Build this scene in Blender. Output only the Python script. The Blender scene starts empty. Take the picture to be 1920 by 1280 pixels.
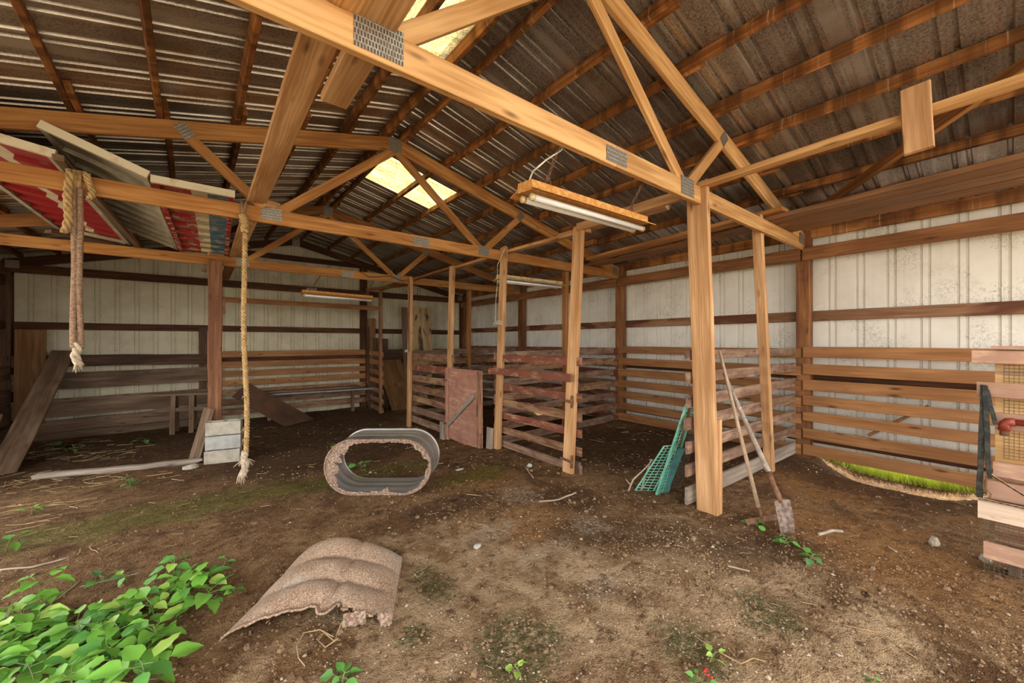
import bpy, math, random
from mathutils import Vector, Matrix, noise as mnoise

random.seed(7)
sc = bpy.context.scene
COL = sc.collection
PI = math.pi

# ------------------------------------------------------------------ camera
cam_d = bpy.data.cameras.new('camera')
cam = bpy.data.objects.new('camera', cam_d)
COL.objects.link(cam)
cam_d.sensor_width = 36.0
cam_d.lens = 36.0 * 716.0 / 1920.0
cam_d.clip_start = 0.05
cam_d.clip_end = 200
cam.location = (0, 0, 1.43)
cam.rotation_euler = (math.radians(90), 0, math.radians(-37.5))
sc.camera = cam

# ------------------------------------------------------------------ sky, sun, exposure
world = bpy.data.worlds.new('sky')
sc.world = world
world.use_nodes = True
bg = world.node_tree.nodes['Background']
bg.inputs[0].default_value = (1.0, 0.965, 0.90, 1)
bg.inputs[1].default_value = 1.0
sun_d = bpy.data.lights.new('sun', 'SUN')
sun_d.energy = 3.2
sun_d.angle = math.radians(2.0)
sun_d.color = (1.0, 0.93, 0.80)
sun = bpy.data.objects.new('sun', sun_d)
COL.objects.link(sun)
sun.rotation_euler = (Vector((-0.62, -0.18, -0.85))).to_track_quat('-Z', 'Y').to_euler()
sc.view_settings.view_transform = 'Standard'
sc.view_settings.look = 'None'
sc.view_settings.gamma = 1.0
sc.view_settings.use_curve_mapping = False
sc.view_settings.exposure = 2.3
sc.cycles.max_bounces = 6
sc.cycles.diffuse_bounces = 4
sc.cycles.glossy_bounces = 3
sc.cycles.transmission_bounces = 2
sc.cycles.transparent_max_bounces = 4
sc.cycles.caustics_reflective = False
sc.cycles.caustics_refractive = False

# ------------------------------------------------------------------ helpers
W = {}

def link(o, parent=None, M=None):
    COL.objects.link(o)
    M = M if M is not None else Matrix.Identity(4)
    W[o] = M
    if parent is not None:
        o.parent = parent
        o.matrix_basis = W[parent].inverted() @ M
    else:
        o.matrix_basis = M
    return o

def tag(o, label=None, cat=None, group=None, kind=None):
    if label: o['label'] = label
    if cat: o['category'] = cat
    if group: o['group'] = group
    if kind: o['kind'] = kind
    return o

def thing(name, label, cat, loc=(0, 0, 0), rz=0.0, group=None):
    o = bpy.data.objects.new(name, None)
    o.empty_display_size = 0.1
    link(o, None, Matrix.Translation(loc) @ Matrix.Rotation(rz, 4, 'Z'))
    return tag(o, label, cat, group)

def struct(name):
    o = bpy.data.objects.new(name, None)
    link(o)
    o['kind'] = 'structure'
    return o

def mesh(name, verts, faces, mat, parent=None, M=None, smooth=False):
    me = bpy.data.meshes.new(name)
    me.from_pydata([tuple(v) for v in verts], [], faces)
    if smooth:
        for p in me.polygons: p.use_smooth = True
    me.update()
    if mat is not None: me.materials.append(mat)
    o = bpy.data.objects.new(name, me)
    return link(o, parent, M)

def frame(p0, p1, up=(0, 0, 1)):
    p0, p1 = Vector(p0), Vector(p1)
    x = (p1 - p0).normalized()
    u = Vector(up)
    if abs(x.dot(u)) > 0.98: u = Vector((0, 1, 0)) if abs(x.y) < 0.9 else Vector((1, 0, 0))
    y = u.cross(x).normalized()
    z = x.cross(y)
    m = Matrix((x, y, z)).transposed().to_4x4()
    m.translation = p0
    return m

BR = random.Random(11)

def beam_mesh(L, w, h, bev=0.004, seg=2, jit=0.0015, ragged=0.0):
    b = min(bev, w * 0.3, h * 0.3)
    a, c = w / 2, h / 2
    sec = [(-a + b, -c), (a - b, -c), (a, -c + b), (a, c - b), (a - b, c), (-a + b, c), (-a, c - b), (-a, -c + b)]
    V, F = [], []
    for i in range(seg + 1):
        jx, jz = (BR.uniform(-jit, jit), BR.uniform(-jit, jit)) if 0 < i < seg else (0, 0)
        for (y, z) in sec:
            x = L * i / seg
            if ragged and i in (0, seg): x += BR.uniform(-ragged, ragged) * (1 if i else -1)
            V.append((x, y + jx, z + jz))
    for i in range(seg):
        for k in range(8):
            k2 = (k + 1) % 8
            F.append((i * 8 + k, i * 8 + 8 + k, i * 8 + 8 + k2, i * 8 + k2))
    F.append(tuple(range(0, 8)))
    F.append(tuple(range(seg * 8 + 7, seg * 8 - 1, -1)))
    F = [tuple(reversed(f)) for f in F]
    return V, F

def beam(name, p0, p1, w, h, mat, parent=None, up=(0, 0, 1), bev=0.004, seg=2, jit=0.0015, ragged=0.0, smooth=False):
    L = (Vector(p1) - Vector(p0)).length
    V, F = beam_mesh(L, w, h, bev, seg, jit, ragged)
    o = mesh(name, V, F, mat, parent, frame(p0, p1, up), smooth)
    return o

def tube_data(pts, r, sides=6, closed=False, caps=True):
    pts = [Vector(p) for p in pts]
    n = len(pts)
    V, F = [], []
    prev = None
    for i, p in enumerate(pts):
        if closed: t = (pts[(i + 1) % n] - pts[i - 1])
        else: t = pts[min(i + 1, n - 1)] - pts[max(i - 1, 0)]
        t.normalize()
        if prev is None:
            ref = Vector((0, 0, 1)) if abs(t.z) < 0.9 else Vector((1, 0, 0))
            a = t.cross(ref).normalized()
        else:
            a = (prev - t * prev.dot(t)).normalized()
        prev = a
        b = t.cross(a)
        rr = r[i] if isinstance(r, (list, tuple)) else r
        for k in range(sides):
            g = 2 * PI * k / sides
            V.append(p + (a * math.cos(g) + b * math.sin(g)) * rr)
    m = n if closed else n - 1
    for i in range(m):
        j = (i + 1) % n
        for k in range(sides):
            k2 = (k + 1) % sides
            F.append((i * sides + k, i * sides + k2, j * sides + k2, j * sides + k))
    if not closed and caps:
        F.append(tuple(reversed(range(sides))))
        F.append(tuple(range((n - 1) * sides, n * sides)))
    return V, F

def tube(name, pts, r, mat, parent=None, sides=6, closed=False, smooth=True):
    V, F = tube_data(pts, r, sides, closed)
    return mesh(name, V, F, mat, parent, None, smooth)

def merge(parts):
    V, F = [], []
    for v, f in parts:
        o = len(V)
        V += list(v)
        F += [tuple(i + o for i in q) for q in f]
    return V, F

def xf(data, M):
    return [M @ Vector(v) for v in data[0]], data[1]

# ------------------------------------------------------------------ materials
MATS = {}

class NB:
    def __init__(s, name):
        s.m = bpy.data.materials.new(name)
        s.m.use_nodes = True
        s.t = s.m.node_tree
        s.b = s.t.nodes['Principled BSDF']
        MATS[name] = s.m
    def n(s, typ, ins=None, **kw):
        nd = s.t.nodes.new(typ)
        for k, v in kw.items(): setattr(nd, k, v)
        if ins:
            for k, v in ins.items(): s.set(nd.inputs[k], v)
        return nd
    def set(s, sock, v):
        if isinstance(v, bpy.types.NodeSocket): s.t.links.new(v, sock)
        elif isinstance(v, bpy.types.Node): s.t.links.new(v.outputs[0], sock)
        else:
            if isinstance(v, tuple) and len(v) == 3 and sock.type == 'RGBA': v = v + (1,)
            sock.default_value = v
    def inp(s, **kw):
        names = dict(base='Base Color', rough='Roughness', metal='Metallic', normal='Normal', alpha='Alpha', spec='Specular IOR Level')
        for k, v in kw.items(): s.set(s.b.inputs[names[k]], v)
    def coord(s, rnd=True, scale=(1, 1, 1)):
        tc = s.n('ShaderNodeTexCoord')
        v = tc.outputs['Object']
        if rnd:
            oi = s.n('ShaderNodeObjectInfo')
            mul = s.n('ShaderNodeMath', {0: oi.outputs['Random'], 1: 41.3}, operation='MULTIPLY')
            cmb = s.n('ShaderNodeCombineXYZ', {0: mul, 1: s.n('ShaderNodeMath', {0: oi.outputs['Random'], 1: 0.83}, operation='MULTIPLY'), 2: 0.0})
            v = s.n('ShaderNodeVectorMath', {0: v, 1: cmb}, operation='ADD').outputs[0]
        return v
    def mapping(s, v, scale):
        return s.n('ShaderNodeMapping', {'Vector': v, 'Scale': scale}).outputs[0]
    def noise(s, v, scale, detail=4, rough=0.55, dist=0.0):
        return s.n('ShaderNodeTexNoise', {'Vector': v, 'Scale': scale, 'Detail': detail, 'Roughness': rough, 'Distortion': dist}).outputs[0]
    def ramp(s, f, stops):
        r = s.n('ShaderNodeValToRGB', {0: f})
        e = r.color_ramp.elements
        while len(e) < len(stops): e.new(0.5)
        for i, (p, c) in enumerate(stops):
            e[i].position = p
            e[i].color = (c, c, c, 1) if not isinstance(c, tuple) else c + (1,)
        return r.outputs[0]
    def mix(s, f, a, b, blend='MIX'):
        m = s.n('ShaderNodeMix', data_type='RGBA', blend_type=blend)
        s.set(m.inputs[0], f); s.set(m.inputs[6], a); s.set(m.inputs[7], b)
        return m.outputs[2]
    def math(s, op, a, b=0.0, clamp=False):
        m = s.n('ShaderNodeMath', operation=op)
        m.use_clamp = clamp
        s.set(m.inputs[0], a); s.set(m.inputs[1], b)
        return m.outputs[0]
    def bump(s, h, strength=0.3, dist=0.01):
        return s.n('ShaderNodeBump', {'Height': h, 'Strength': strength, 'Distance': dist}).outputs[0]

def wood(name, light, dark, knot=0.35, stain=None, stain_cut=(0.5, 0.7), paint=None, paint_cut=(0.45, 0.55), rough=0.72,
         rings=0.5, bands=0.0, var=0.25, bump=0.25, drips=None):
    b = NB(name)
    v = b.coord()
    g = b.noise(b.mapping(v, (1.3, 26, 26)), 1.0, 3, 0.66, 0.0)
    w = b.n('ShaderNodeTexWave', {'Vector': b.mapping(v, (0.10, 1, 1)), 'Scale': 14.0, 'Distortion': 9.0, 'Detail': 1.0, 'Detail Scale': 1.2},
            wave_type='RINGS', rings_direction='X').outputs[1]
    f = b.math('ADD', b.math('MULTIPLY', g, 1.0 - rings * 0.24), b.math('MULTIPLY', w, rings * 0.24))
    col = b.mix(b.ramp(f, [(0.33, 0.0), (0.62, 1.0)]), dark, light)
    cl = b.noise(b.mapping(v, (0.9, 5, 5)), 1.0, 2, 0.6, 0.0)
    col = b.mix(b.ramp(cl, [(0.40, 0.55), (0.58, 0.0)]), col, (dark[0] * 0.75, dark[1] * 0.68, dark[2] * 0.6))
    if stain:
        st = b.noise(b.mapping(v, (1.1, 3.5, 3.5)), 1.0, 3, 0.6, 0.5)
        col = b.mix(b.ramp(st, [(stain_cut[0], 0.0), (stain_cut[1], 0.85)]), col, stain)
    if bands:
        bn = b.noise(b.mapping(v, (7.0, 0.6, 0.6)), 1.0, 2, 0.5)
        col = b.mix(b.math('MULTIPLY', b.ramp(bn, [(0.42, 1.0), (0.56, 0.0)]), bands), col, (dark[0] * 0.3, dark[1] * 0.28, dark[2] * 0.25))
    if drips:
        dn = b.noise(b.mapping(v, (38.0, 1.2, 1.2)), 1.0, 3, 0.6)
        dm = b.noise(v, 3.0, 2, 0.5)
        col = b.mix(b.math('MULTIPLY', b.ramp(dn, [(0.6, 0.0), (0.7, 0.75)]), b.ramp(dm, [(0.4, 0.2), (0.6, 1.0)])), col, drips)
    if paint:
        pn = b.noise(b.mapping(v, (3.0, 9, 9)), 1.6, 4, 0.7, 0.0)
        pf = b.ramp(b.math('ADD', b.math('MULTIPLY', pn, 0.8), b.math('MULTIPLY', g, 0.2)), [(paint_cut[0], 1.0), (paint_cut[1], 0.0)])
        pc = b.mix(b.noise(v, 5.0, 3), paint, (paint[0] * 0.55, paint[1] * 0.5, paint[2] * 0.5))
        col = b.mix(pf, col, pc)
    if knot:
        k = b.n('ShaderNodeTexVoronoi', {'Vector': b.mapping(v, (2.4, 9, 9)), 'Scale': 1.0}).outputs[0]
        col = b.mix(b.math('MULTIPLY', b.ramp(k, [(0.04, 1.0), (0.17, 0.0)]), knot + 0.4), col, (dark[0] * 0.25, dark[1] * 0.2, dark[2] * 0.16))
    oi = b.n('ShaderNodeObjectInfo')
    val = b.math('ADD', b.math('MULTIPLY', oi.outputs['Random'], var), 1.0 - var * 0.5)
    hsv = b.n('ShaderNodeHueSaturation', {'Value': val, 'Color': col})
    b.inp(base=hsv.outputs[0], rough=rough, spec=0.25, normal=b.bump(g, bump, 0.006))
    return b.m

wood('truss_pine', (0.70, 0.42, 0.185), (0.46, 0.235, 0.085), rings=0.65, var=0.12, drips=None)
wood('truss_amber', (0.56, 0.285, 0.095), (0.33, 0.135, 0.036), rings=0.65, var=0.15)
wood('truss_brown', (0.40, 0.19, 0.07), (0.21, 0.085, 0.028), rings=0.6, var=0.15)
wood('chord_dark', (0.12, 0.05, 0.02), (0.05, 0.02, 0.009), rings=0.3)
wood('purlin_stained', (0.50, 0.215, 0.068), (0.23, 0.085, 0.025), rings=0.25, bands=0.7, stain=(0.07, 0.028, 0.012), stain_cut=(0.52, 0.72), var=0.25, drips=(0.62, 0.46, 0.33))
wood('stall_post', (0.66, 0.40, 0.205), (0.42, 0.215, 0.09), rings=0.5, stain=(0.36, 0.19, 0.10), stain_cut=(0.56, 0.8), var=0.16)
wood('wall_post', (0.31, 0.135, 0.05), (0.14, 0.055, 0.022), rings=0.4, stain=(0.09, 0.035, 0.018), var=0.2)
wood('girt', (0.36, 0.165, 0.065), (0.18, 0.075, 0.03), rings=0.4, stain=(0.16, 0.055, 0.025), var=0.2)
wood('girt_wet', (0.33, 0.18, 0.10), (0.19, 0.09, 0.045), rings=0.4, stain=(0.09, 0.025, 0.012), stain_cut=(0.48, 0.56), var=0.2)
wood('girt_dark', (0.13, 0.052, 0.02), (0.05, 0.019, 0.009), rings=0.3, var=0.2)
wood('wall_board', (0.44, 0.215, 0.085), (0.26, 0.115, 0.042), rings=0.3, knot=0.55, stain=(0.27, 0.125, 0.055), var=0.18, rough=0.62)
wood('stall_board', (0.42, 0.25, 0.145), (0.22, 0.115, 0.062), rings=0.3, paint=(0.20, 0.095, 0.06), paint_cut=(0.40, 0.54), var=0.3)
wood('stall_board_red', (0.46, 0.28, 0.17), (0.27, 0.14, 0.08), rings=0.2, paint=(0.225, 0.078, 0.048), paint_cut=(0.50, 0.62), var=0.2, drips=(0.6, 0.42, 0.3))
wood('stall_board_mauve', (0.36, 0.24, 0.165), (0.19, 0.115, 0.078), rings=0.2, paint=(0.185, 0.105, 0.075), paint_cut=(0.40, 0.58), var=0.25)
wood('board_pale_red', (0.60, 0.40, 0.28), (0.40, 0.24, 0.16), rings=0.2, paint=(0.50, 0.30, 0.215), paint_cut=(0.46, 0.62), var=0.15)
wood('board_whitewash', (0.70, 0.56, 0.44), (0.50, 0.36, 0.27), rings=0.2, paint=(0.46, 0.22, 0.17), paint_cut=(0.36, 0.44), var=0.1)
wood('weathered', (0.27, 0.185, 0.125), (0.13, 0.08, 0.05), rings=0.3, stain=(0.10, 0.06, 0.036), var=0.3)
wood('weathered_grey', (0.42, 0.36, 0.30), (0.21, 0.17, 0.14), rings=0.2, stain=(0.23, 0.17, 0.13), var=0.2)
wood('rough_post', (0.33, 0.165, 0.09), (0.17, 0.075, 0.038), rings=0.3, stain=(0.15, 0.062, 0.035), var=0.1, bump=0.45)
wood('dark_wood', (0.13, 0.07, 0.04), (0.055, 0.028, 0.016), rings=0.3, var=0.3)
wood('tool_handle', (0.56, 0.42, 0.30), (0.40, 0.28, 0.19), rings=0.2, knot=0.0, var=0.2)
wood('loft_plank', (0.33, 0.17, 0.08), (0.17, 0.08, 0.036), rings=0.4, stain=(0.20, 0.12, 0.08), var=0.25)
wood('gate_ply', (0.56, 0.38, 0.27), (0.40, 0.24, 0.16), rings=0.15, knot=0.0, paint=(0.45, 0.215, 0.155), paint_cut=(0.46, 0.66), var=0.05)
wood('ply_brown', (0.30, 0.155, 0.065), (0.17, 0.08, 0.032), rings=0.6, knot=0.0, var=0.1)
wood('moldy_ply', (0.56, 0.41, 0.23), (0.40, 0.26, 0.13), rings=0.2, knot=0.0, stain=(0.03, 0.022, 0.016), stain_cut=(0.50, 0.56), var=0.05)
wood('flake_board', (0.60, 0.38, 0.18), (0.44, 0.25, 0.10), rings=0.9, knot=0.0, stain=(0.20, 0.15, 0.10), stain_cut=(0.56, 0.62), var=0.05)

def simple(name, col, rough=0.6, metal=0.0, var=0.5, nscale=12.0, c2=None, cut=(0.4, 0.65), bump=0.15, bscale=60.0):
    b = NB(name)
    v = b.coord()
    n = b.noise(v, nscale, 3, 0.6)
    c2 = c2 or tuple(x * var for x in col)
    b.inp(base=b.mix(b.ramp(n, [(cut[0], 0.0), (cut[1], 1.0)]), col, c2), rough=rough, metal=metal, normal=b.bump(b.noise(v, bscale, 3), bump, 0.004))
    return b.m

def plate_mat():
    b = NB('plate_steel')
    v = b.coord(False)
    br = b.n('ShaderNodeTexBrick', {'Vector': b.mapping(v, (1, 1, 1)), 'Color1': (0.1, 0.1, 0.1, 1), 'Color2': (0.9, 0.9, 0.9, 1), 'Mortar': (0.5, 0.5, 0.5, 1),
                                    'Scale': 22.0, 'Mortar Size': 0.06, 'Brick Width': 0.28, 'Row Height': 0.55}, offset=0.5)
    n = b.noise(v, 45.0, 4)
    col = b.mix(br.outputs[1], (0.10, 0.085, 0.065), (0.46, 0.46, 0.43))
    col = b.mix(b.ramp(n, [(0.45, 0.0), (0.6, 0.6)]), col, (0.23, 0.17, 0.10))
    b.inp(base=col, rough=0.5, metal=0.6, normal=b.bump(br.outputs[1], 0.8, 0.004))
plate_mat()

def roof_mat():
    b = NB('roof_steel')
    tc = b.n('ShaderNodeTexCoord')
    v = tc.outputs['Object']
    n1 = b.noise(v, 70.0, 2, 0.7)
    n2 = b.noise(b.mapping(v, (0.7, 14, 0.7)), 1.0, 3, 0.6)
    n3 = b.noise(v, 1.7, 3, 0.65)
    col = b.mix(b.ramp(n1, [(0.35, 0.0), (0.65, 1.0)]), (0.27, 0.24, 0.215), (0.56, 0.52, 0.48))
    col = b.mix(b.ramp(n2, [(0.5, 0.0), (0.62, 0.75)]), col, (0.70, 0.67, 0.63))
    col = b.mix(b.ramp(n3, [(0.46, 0.0), (0.72, 0.75)]), col, (0.26, 0.165, 0.10))
    b.inp(base=col, rough=b.ramp(n1, [(0.3, 0.27), (0.8, 0.45)]), metal=0.82, normal=b.bump(n1, 0.22, 0.004))
roof_mat()

def ridge_mat():
    return simple('ridge_flashing', (0.27, 0.28, 0.24), 0.45, 0.6, 0.55, 8.0)
ridge_mat()

def wallsteel(name, base, dirt, grime):
    b = NB(name)
    tc = b.n('ShaderNodeTexCoord')
    v = tc.outputs['Object']
    n = b.noise(v, 2.2, 3, 0.65)
    col = b.mix(b.ramp(n, [(0.4, 0.0), (0.75, grime)]), base, dirt)
    st = b.noise(b.mapping(v, (16, 16, 0.5)), 1.0, 3, 0.6)
    col = b.mix(b.ramp(st, [(0.55, 0.0), (0.8, 0.35)]), col, dirt)
    # cobweb scribbles and fly specks
    c1 = b.n('ShaderNodeTexNoise', {'Vector': v, 'Scale': 9.0, 'Detail': 4.0, 'Roughness': 0.7, 'Distortion': 2.2}).outputs[0]
    line = b.ramp(b.math('ABSOLUTE', b.math('SUBTRACT', c1, 0.5)), [(0.0, 1.0), (0.022, 0.0)])
    mk = b.ramp(b.noise(v, 2.8, 3), [(0.50, 0.0), (0.60, 0.7)])
    col = b.mix(b.math('MULTIPLY', line, mk), col, (0.13, 0.10, 0.06))
    sp = b.n('ShaderNodeTexVoronoi', {'Vector': v, 'Scale': 22.0}).outputs[0]
    col = b.mix(b.ramp(sp, [(0.035, 0.6), (0.07, 0.0)]), col, (0.12, 0.09, 0.05))
    b.inp(base=col, rough=0.5, spec=0.3)
wallsteel('wall_steel_white', (0.80, 0.77, 0.70), (0.55, 0.50, 0.42), 0.45)
wallsteel('wall_steel_cream', (0.64, 0.585, 0.44), (0.40, 0.35, 0.22), 0.6)

def skylight_mat():
    b = NB('skylight_fibreglass')
    v = b.coord(False)
    n = b.noise(v, 55.0, 4, 0.7)
    n2 = b.noise(v, 6.0, 4, 0.6)
    col = b.mix(b.ramp(n, [(0.42, 0.0), (0.62, 1.0)]), (0.36, 0.29, 0.13), (0.17, 0.11, 0.03))
    col = b.mix(b.ramp(n2, [(0.5, 0.0), (0.7, 0.5)]), col, (0.40, 0.36, 0.26))
    out = b.t.nodes['Material Output']
    tr = b.n('ShaderNodeBsdfTranslucent', {'Color': col})
    b.inp(base=col, rough=0.3)
    mx = b.n('ShaderNodeMixShader', {0: 0.8})
    b.t.links.new(b.b.outputs[0], mx.inputs[1])
    b.t.links.new(tr.outputs[0], mx.inputs[2])
    b.t.links.new(mx.outputs[0], out.inputs[0])
skylight_mat()

def dirt_mat():
    b = NB('dirt')
    v = b.coord(False)
    n1 = b.noise(v, 0.9, 3, 0.6, 0.5)
    n2 = b.noise(v, 4.0, 4, 0.68, 0.4)
    n3 = b.noise(v, 34.0, 3, 0.7)
    n4 = b.noise(v, 150.0, 1, 0.7)
    n2c = b.math('MULTIPLY', b.math('SUBTRACT', n2, 0.5), 1.3)
    def mask(name, lo=0.30, hi=0.62):
        at_ = b.n('ShaderNodeAttribute', attribute_name=name)
        return b.ramp(b.math('ADD', at_.outputs['Fac'], n2c), [(lo, 0.0), (hi, 1.0)])
    n5 = b.noise(v, 13.0, 5, 0.8, 0.0)
    n6 = b.noise(v, 2.1, 4, 0.7, 0.8)
    col = b.mix(b.ramp(n1, [(0.36, 0.0), (0.60, 1.0)]), (0.105, 0.054, 0.025), (0.225, 0.128, 0.062))
    col = b.mix(b.ramp(n2, [(0.42, 0.0), (0.66, 0.75)]), col, (0.30, 0.185, 0.095))
    col = b.mix(b.ramp(n6, [(0.52, 0.0), (0.62, 0.65)]), col, (0.085, 0.042, 0.02))
    # paler dry trodden soil near the opening
    dry = mask('dry')
    col = b.mix(b.math('MULTIPLY', dry, 0.75), col, b.mix(b.ramp(n2, [(0.38, 0.0), (0.60, 1.0)]), (0.22, 0.135, 0.072), (0.52, 0.375, 0.235)))
    # orange clay
    org = mask('org')
    col = b.mix(b.math('MULTIPLY', org, 0.6), col, (0.30, 0.145, 0.05))
    # darker brown in the pens, towards the back and along the trodden track
    dark = mask('dark')
    col = b.mix(b.math('MULTIPLY', dark, 0.78), col, b.mix(n3, (0.035, 0.019, 0.010), (0.115, 0.062, 0.032)))
    # pale grey ash spots
    ash = mask('ash')
    col = b.mix(b.math('MULTIPLY', b.math('MULTIPLY', ash, b.ramp(n3, [(0.42, 0.0), (0.58, 1.0)])), 0.5), col, (0.47, 0.40, 0.33))
    # moss
    moss = mask('moss')
    col = b.mix(b.math('MULTIPLY', b.math('MULTIPLY', moss, b.ramp(n3, [(0.38, 0.15), (0.6, 1.0)])), 0.9), col, (0.105, 0.125, 0.018))
    moss2 = mask('moss2')
    col = b.mix(b.math('MULTIPLY', b.math('MULTIPLY', moss2, b.ramp(n3, [(0.36, 0.1), (0.54, 1.0)])), 0.85), col, (0.055, 0.066, 0.022))
    # thin cracks in the packed soil
    crk = mask('crk')
    col = b.mix(b.math('MULTIPLY', crk, 0.9), col, (0.025, 0.016, 0.012))
    # crumbs
    col = b.mix(b.ramp(n5, [(0.36, 0.8), (0.47, 0.0)]), col, (0.05, 0.026, 0.013))
    col = b.mix(b.ramp(n5, [(0.56, 0.0), (0.70, 0.55)]), col, (0.46, 0.33, 0.21))
    col = b.mix(b.ramp(n4, [(0.30, 0.55), (0.45, 0.0)]), col, (0.05, 0.028, 0.016))
    col = b.mix(b.ramp(n4, [(0.66, 0.0), (0.76, 0.6)]), col, (0.50, 0.40, 0.29))
    h = b.math('ADD', b.math('ADD', b.math('MULTIPLY', n3, 0.5), b.math('MULTIPLY', n4, 0.3)), b.math('MULTIPLY', n5, 1.2))
    b.inp(base=col, rough=0.93, spec=0.1, normal=b.bump(h, 0.9, 0.03))
dirt_mat()

simple('dry_ground', (0.36, 0.30, 0.215), 0.95, 0, 0.7, 1.2)
simple('lawn', (0.24, 0.30, 0.05), 0.9, 0, 0.6, 3.0)
simple('grass_blade', (0.52, 0.60, 0.09), 0.6, 0, 0.7, 2.0)
simple('galvanised', (0.42, 0.42, 0.41), 0.42, 0.65, 0.6, 5.0, c2=(0.33, 0.24, 0.17), cut=(0.5, 0.75))
simple('rust_crust', (0.20, 0.115, 0.075), 0.9, 0.1, 0.5, 70.0, c2=(0.40, 0.31, 0.25), cut=(0.44, 0.60), bump=1.0, bscale=110.0)
simple('rust_orange', (0.52, 0.22, 0.045), 0.85, 0.1, 0.5, 30.0, c2=(0.60, 0.36, 0.13), cut=(0.45, 0.62), bump=0.4, bscale=120.0)
simple('rust_dark', (0.13, 0.06, 0.035), 0.8, 0.3, 0.5, 20.0, c2=(0.24, 0.12, 0.065))
simple('rust_sheet', (0.10, 0.055, 0.04), 0.6, 0.2, 0.6, 4.0, c2=(0.17, 0.085, 0.05), bump=0.1)
simple('fixture_cream', (0.68, 0.55, 0.33), 0.5, 0.1, 0.6, 14.0, c2=(0.50, 0.30, 0.10), cut=(0.5, 0.62))
simple('tube_glass', (0.86, 0.88, 0.90), 0.15, 0.0, 0.93, 4.0, bump=0.0)
simple('wire_white', (0.72, 0.66, 0.52), 0.6)
simple('wire_dark', (0.07, 0.035, 0.022), 0.6)
simple('rope_gold', (0.56, 0.37, 0.16), 0.9, 0, 0.55, 30.0, bump=0.6, bscale=200.0)
simple('rope_pale', (0.62, 0.50, 0.37), 0.9, 0, 0.6, 30.0, bump=0.6, bscale=200.0)
simple('rope_brown', (0.38, 0.24, 0.155), 0.9, 0, 0.5, 60.0, bump=0.6, bscale=200.0)
simple('concrete', (0.50, 0.46, 0.38), 0.95, 0, 0.7, 9.0, bump=0.5)
simple('concrete_grey', (0.46, 0.46, 0.44), 0.95, 0, 0.75, 9.0, bump=0.5)
simple('stone', (0.40, 0.34, 0.27), 0.9, 0, 0.5, 14.0)
simple('straw', (0.50, 0.36, 0.19), 0.85, 0, 0.5, 3.0)
simple('twig_grey', (0.42, 0.34, 0.26), 0.9, 0, 0.6, 6.0)
simple('vine', (0.45, 0.30, 0.14), 0.8, 0, 0.6, 6.0)
simple('clod', (0.13, 0.072, 0.036), 0.95, 0, 0.5, 2.0, c2=(0.28, 0.18, 0.10))
simple('chip', (0.46, 0.36, 0.26), 0.9, 0, 0.5, 1.5)
simple('green_paint', (0.13, 0.40, 0.30), 0.5, 0.1, 0.6, 25.0, c2=(0.32, 0.55, 0.43), cut=(0.5, 0.7))
simple('teal_plastic', (0.07, 0.20, 0.19), 0.5, 0, 0.6, 6.0)
simple('mesh_wire', (0.24, 0.23, 0.20), 0.5, 0.7, 0.6, 20.0)
simple('strap_black', (0.018, 0.019, 0.019), 0.85, 0, 0.5, 30.0, c2=(0.06, 0.056, 0.042))
simple('pipe_red', (0.30, 0.05, 0.028), 0.5, 0.2, 0.6, 10.0)
simple('perforated_steel', (0.42, 0.36, 0.30), 0.5, 0.5, 0.5, 20.0, c2=(0.36, 0.20, 0.11))
simple('slot_dark', (0.02, 0.018, 0.016), 0.9)
simple('blue_plank', (0.26, 0.30, 0.30), 0.7, 0, 0.7, 8.0)
simple('berry', (0.62, 0.02, 0.02), 0.3)
simple('shovel_steel', (0.13, 0.085, 0.07), 0.8, 0.2, 0.5, 34.0, c2=(0.30, 0.23, 0.19))
simple('stem_green', (0.17, 0.25, 0.06), 0.6)
simple('ink', (0.02, 0.015, 0.012), 0.8)
simple('bulb', (0.55, 0.50, 0.40), 0.2)

def leaf_mat(name, c, c2):
    b = NB(name)
    v = b.coord(False)
    oi = b.n('ShaderNodeObjectInfo')
    n = b.noise(v, 14.0, 3)
    col = b.mix(n, c, c2)
    w = b.n('ShaderNodeTexWave', {'Vector': v, 'Scale': 7.0, 'Distortion': 1.0}, bands_direction='X').outputs[1]
    col = b.mix(b.math('MULTIPLY', w, 0.2), col, (c[0] * 1.6, c[1] * 1.4, c[2] * 1.6))
    hs = b.n('ShaderNodeHueSaturation', {'Value': b.math('ADD', b.math('MULTIPLY', oi.outputs['Random'], 0.5), 0.75), 'Color': col})
    b.inp(base=hs.outputs[0], rough=0.42, spec=0.35)
    out = b.t.nodes['Material Output']
    tr = b.n('ShaderNodeBsdfTranslucent', {'Color': hs.outputs[0]})
    mx = b.n('ShaderNodeMixShader', {0: 0.25})
    b.t.links.new(b.b.outputs[0], mx.inputs[1]); b.t.links.new(tr.outputs[0], mx.inputs[2])
    b.t.links.new(mx.outputs[0], out.inputs[0])
leaf_mat('leaf_bright', (0.23, 0.50, 0.075), (0.14, 0.38, 0.055))
leaf_mat('leaf_mid', (0.15, 0.40, 0.085), (0.085, 0.27, 0.055))
leaf_mat('leaf_lime', (0.42, 0.60, 0.13), (0.28, 0.50, 0.09))
leaf_mat('leaf_dull', (0.12, 0.26, 0.10), (0.07, 0.17, 0.06))

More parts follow.
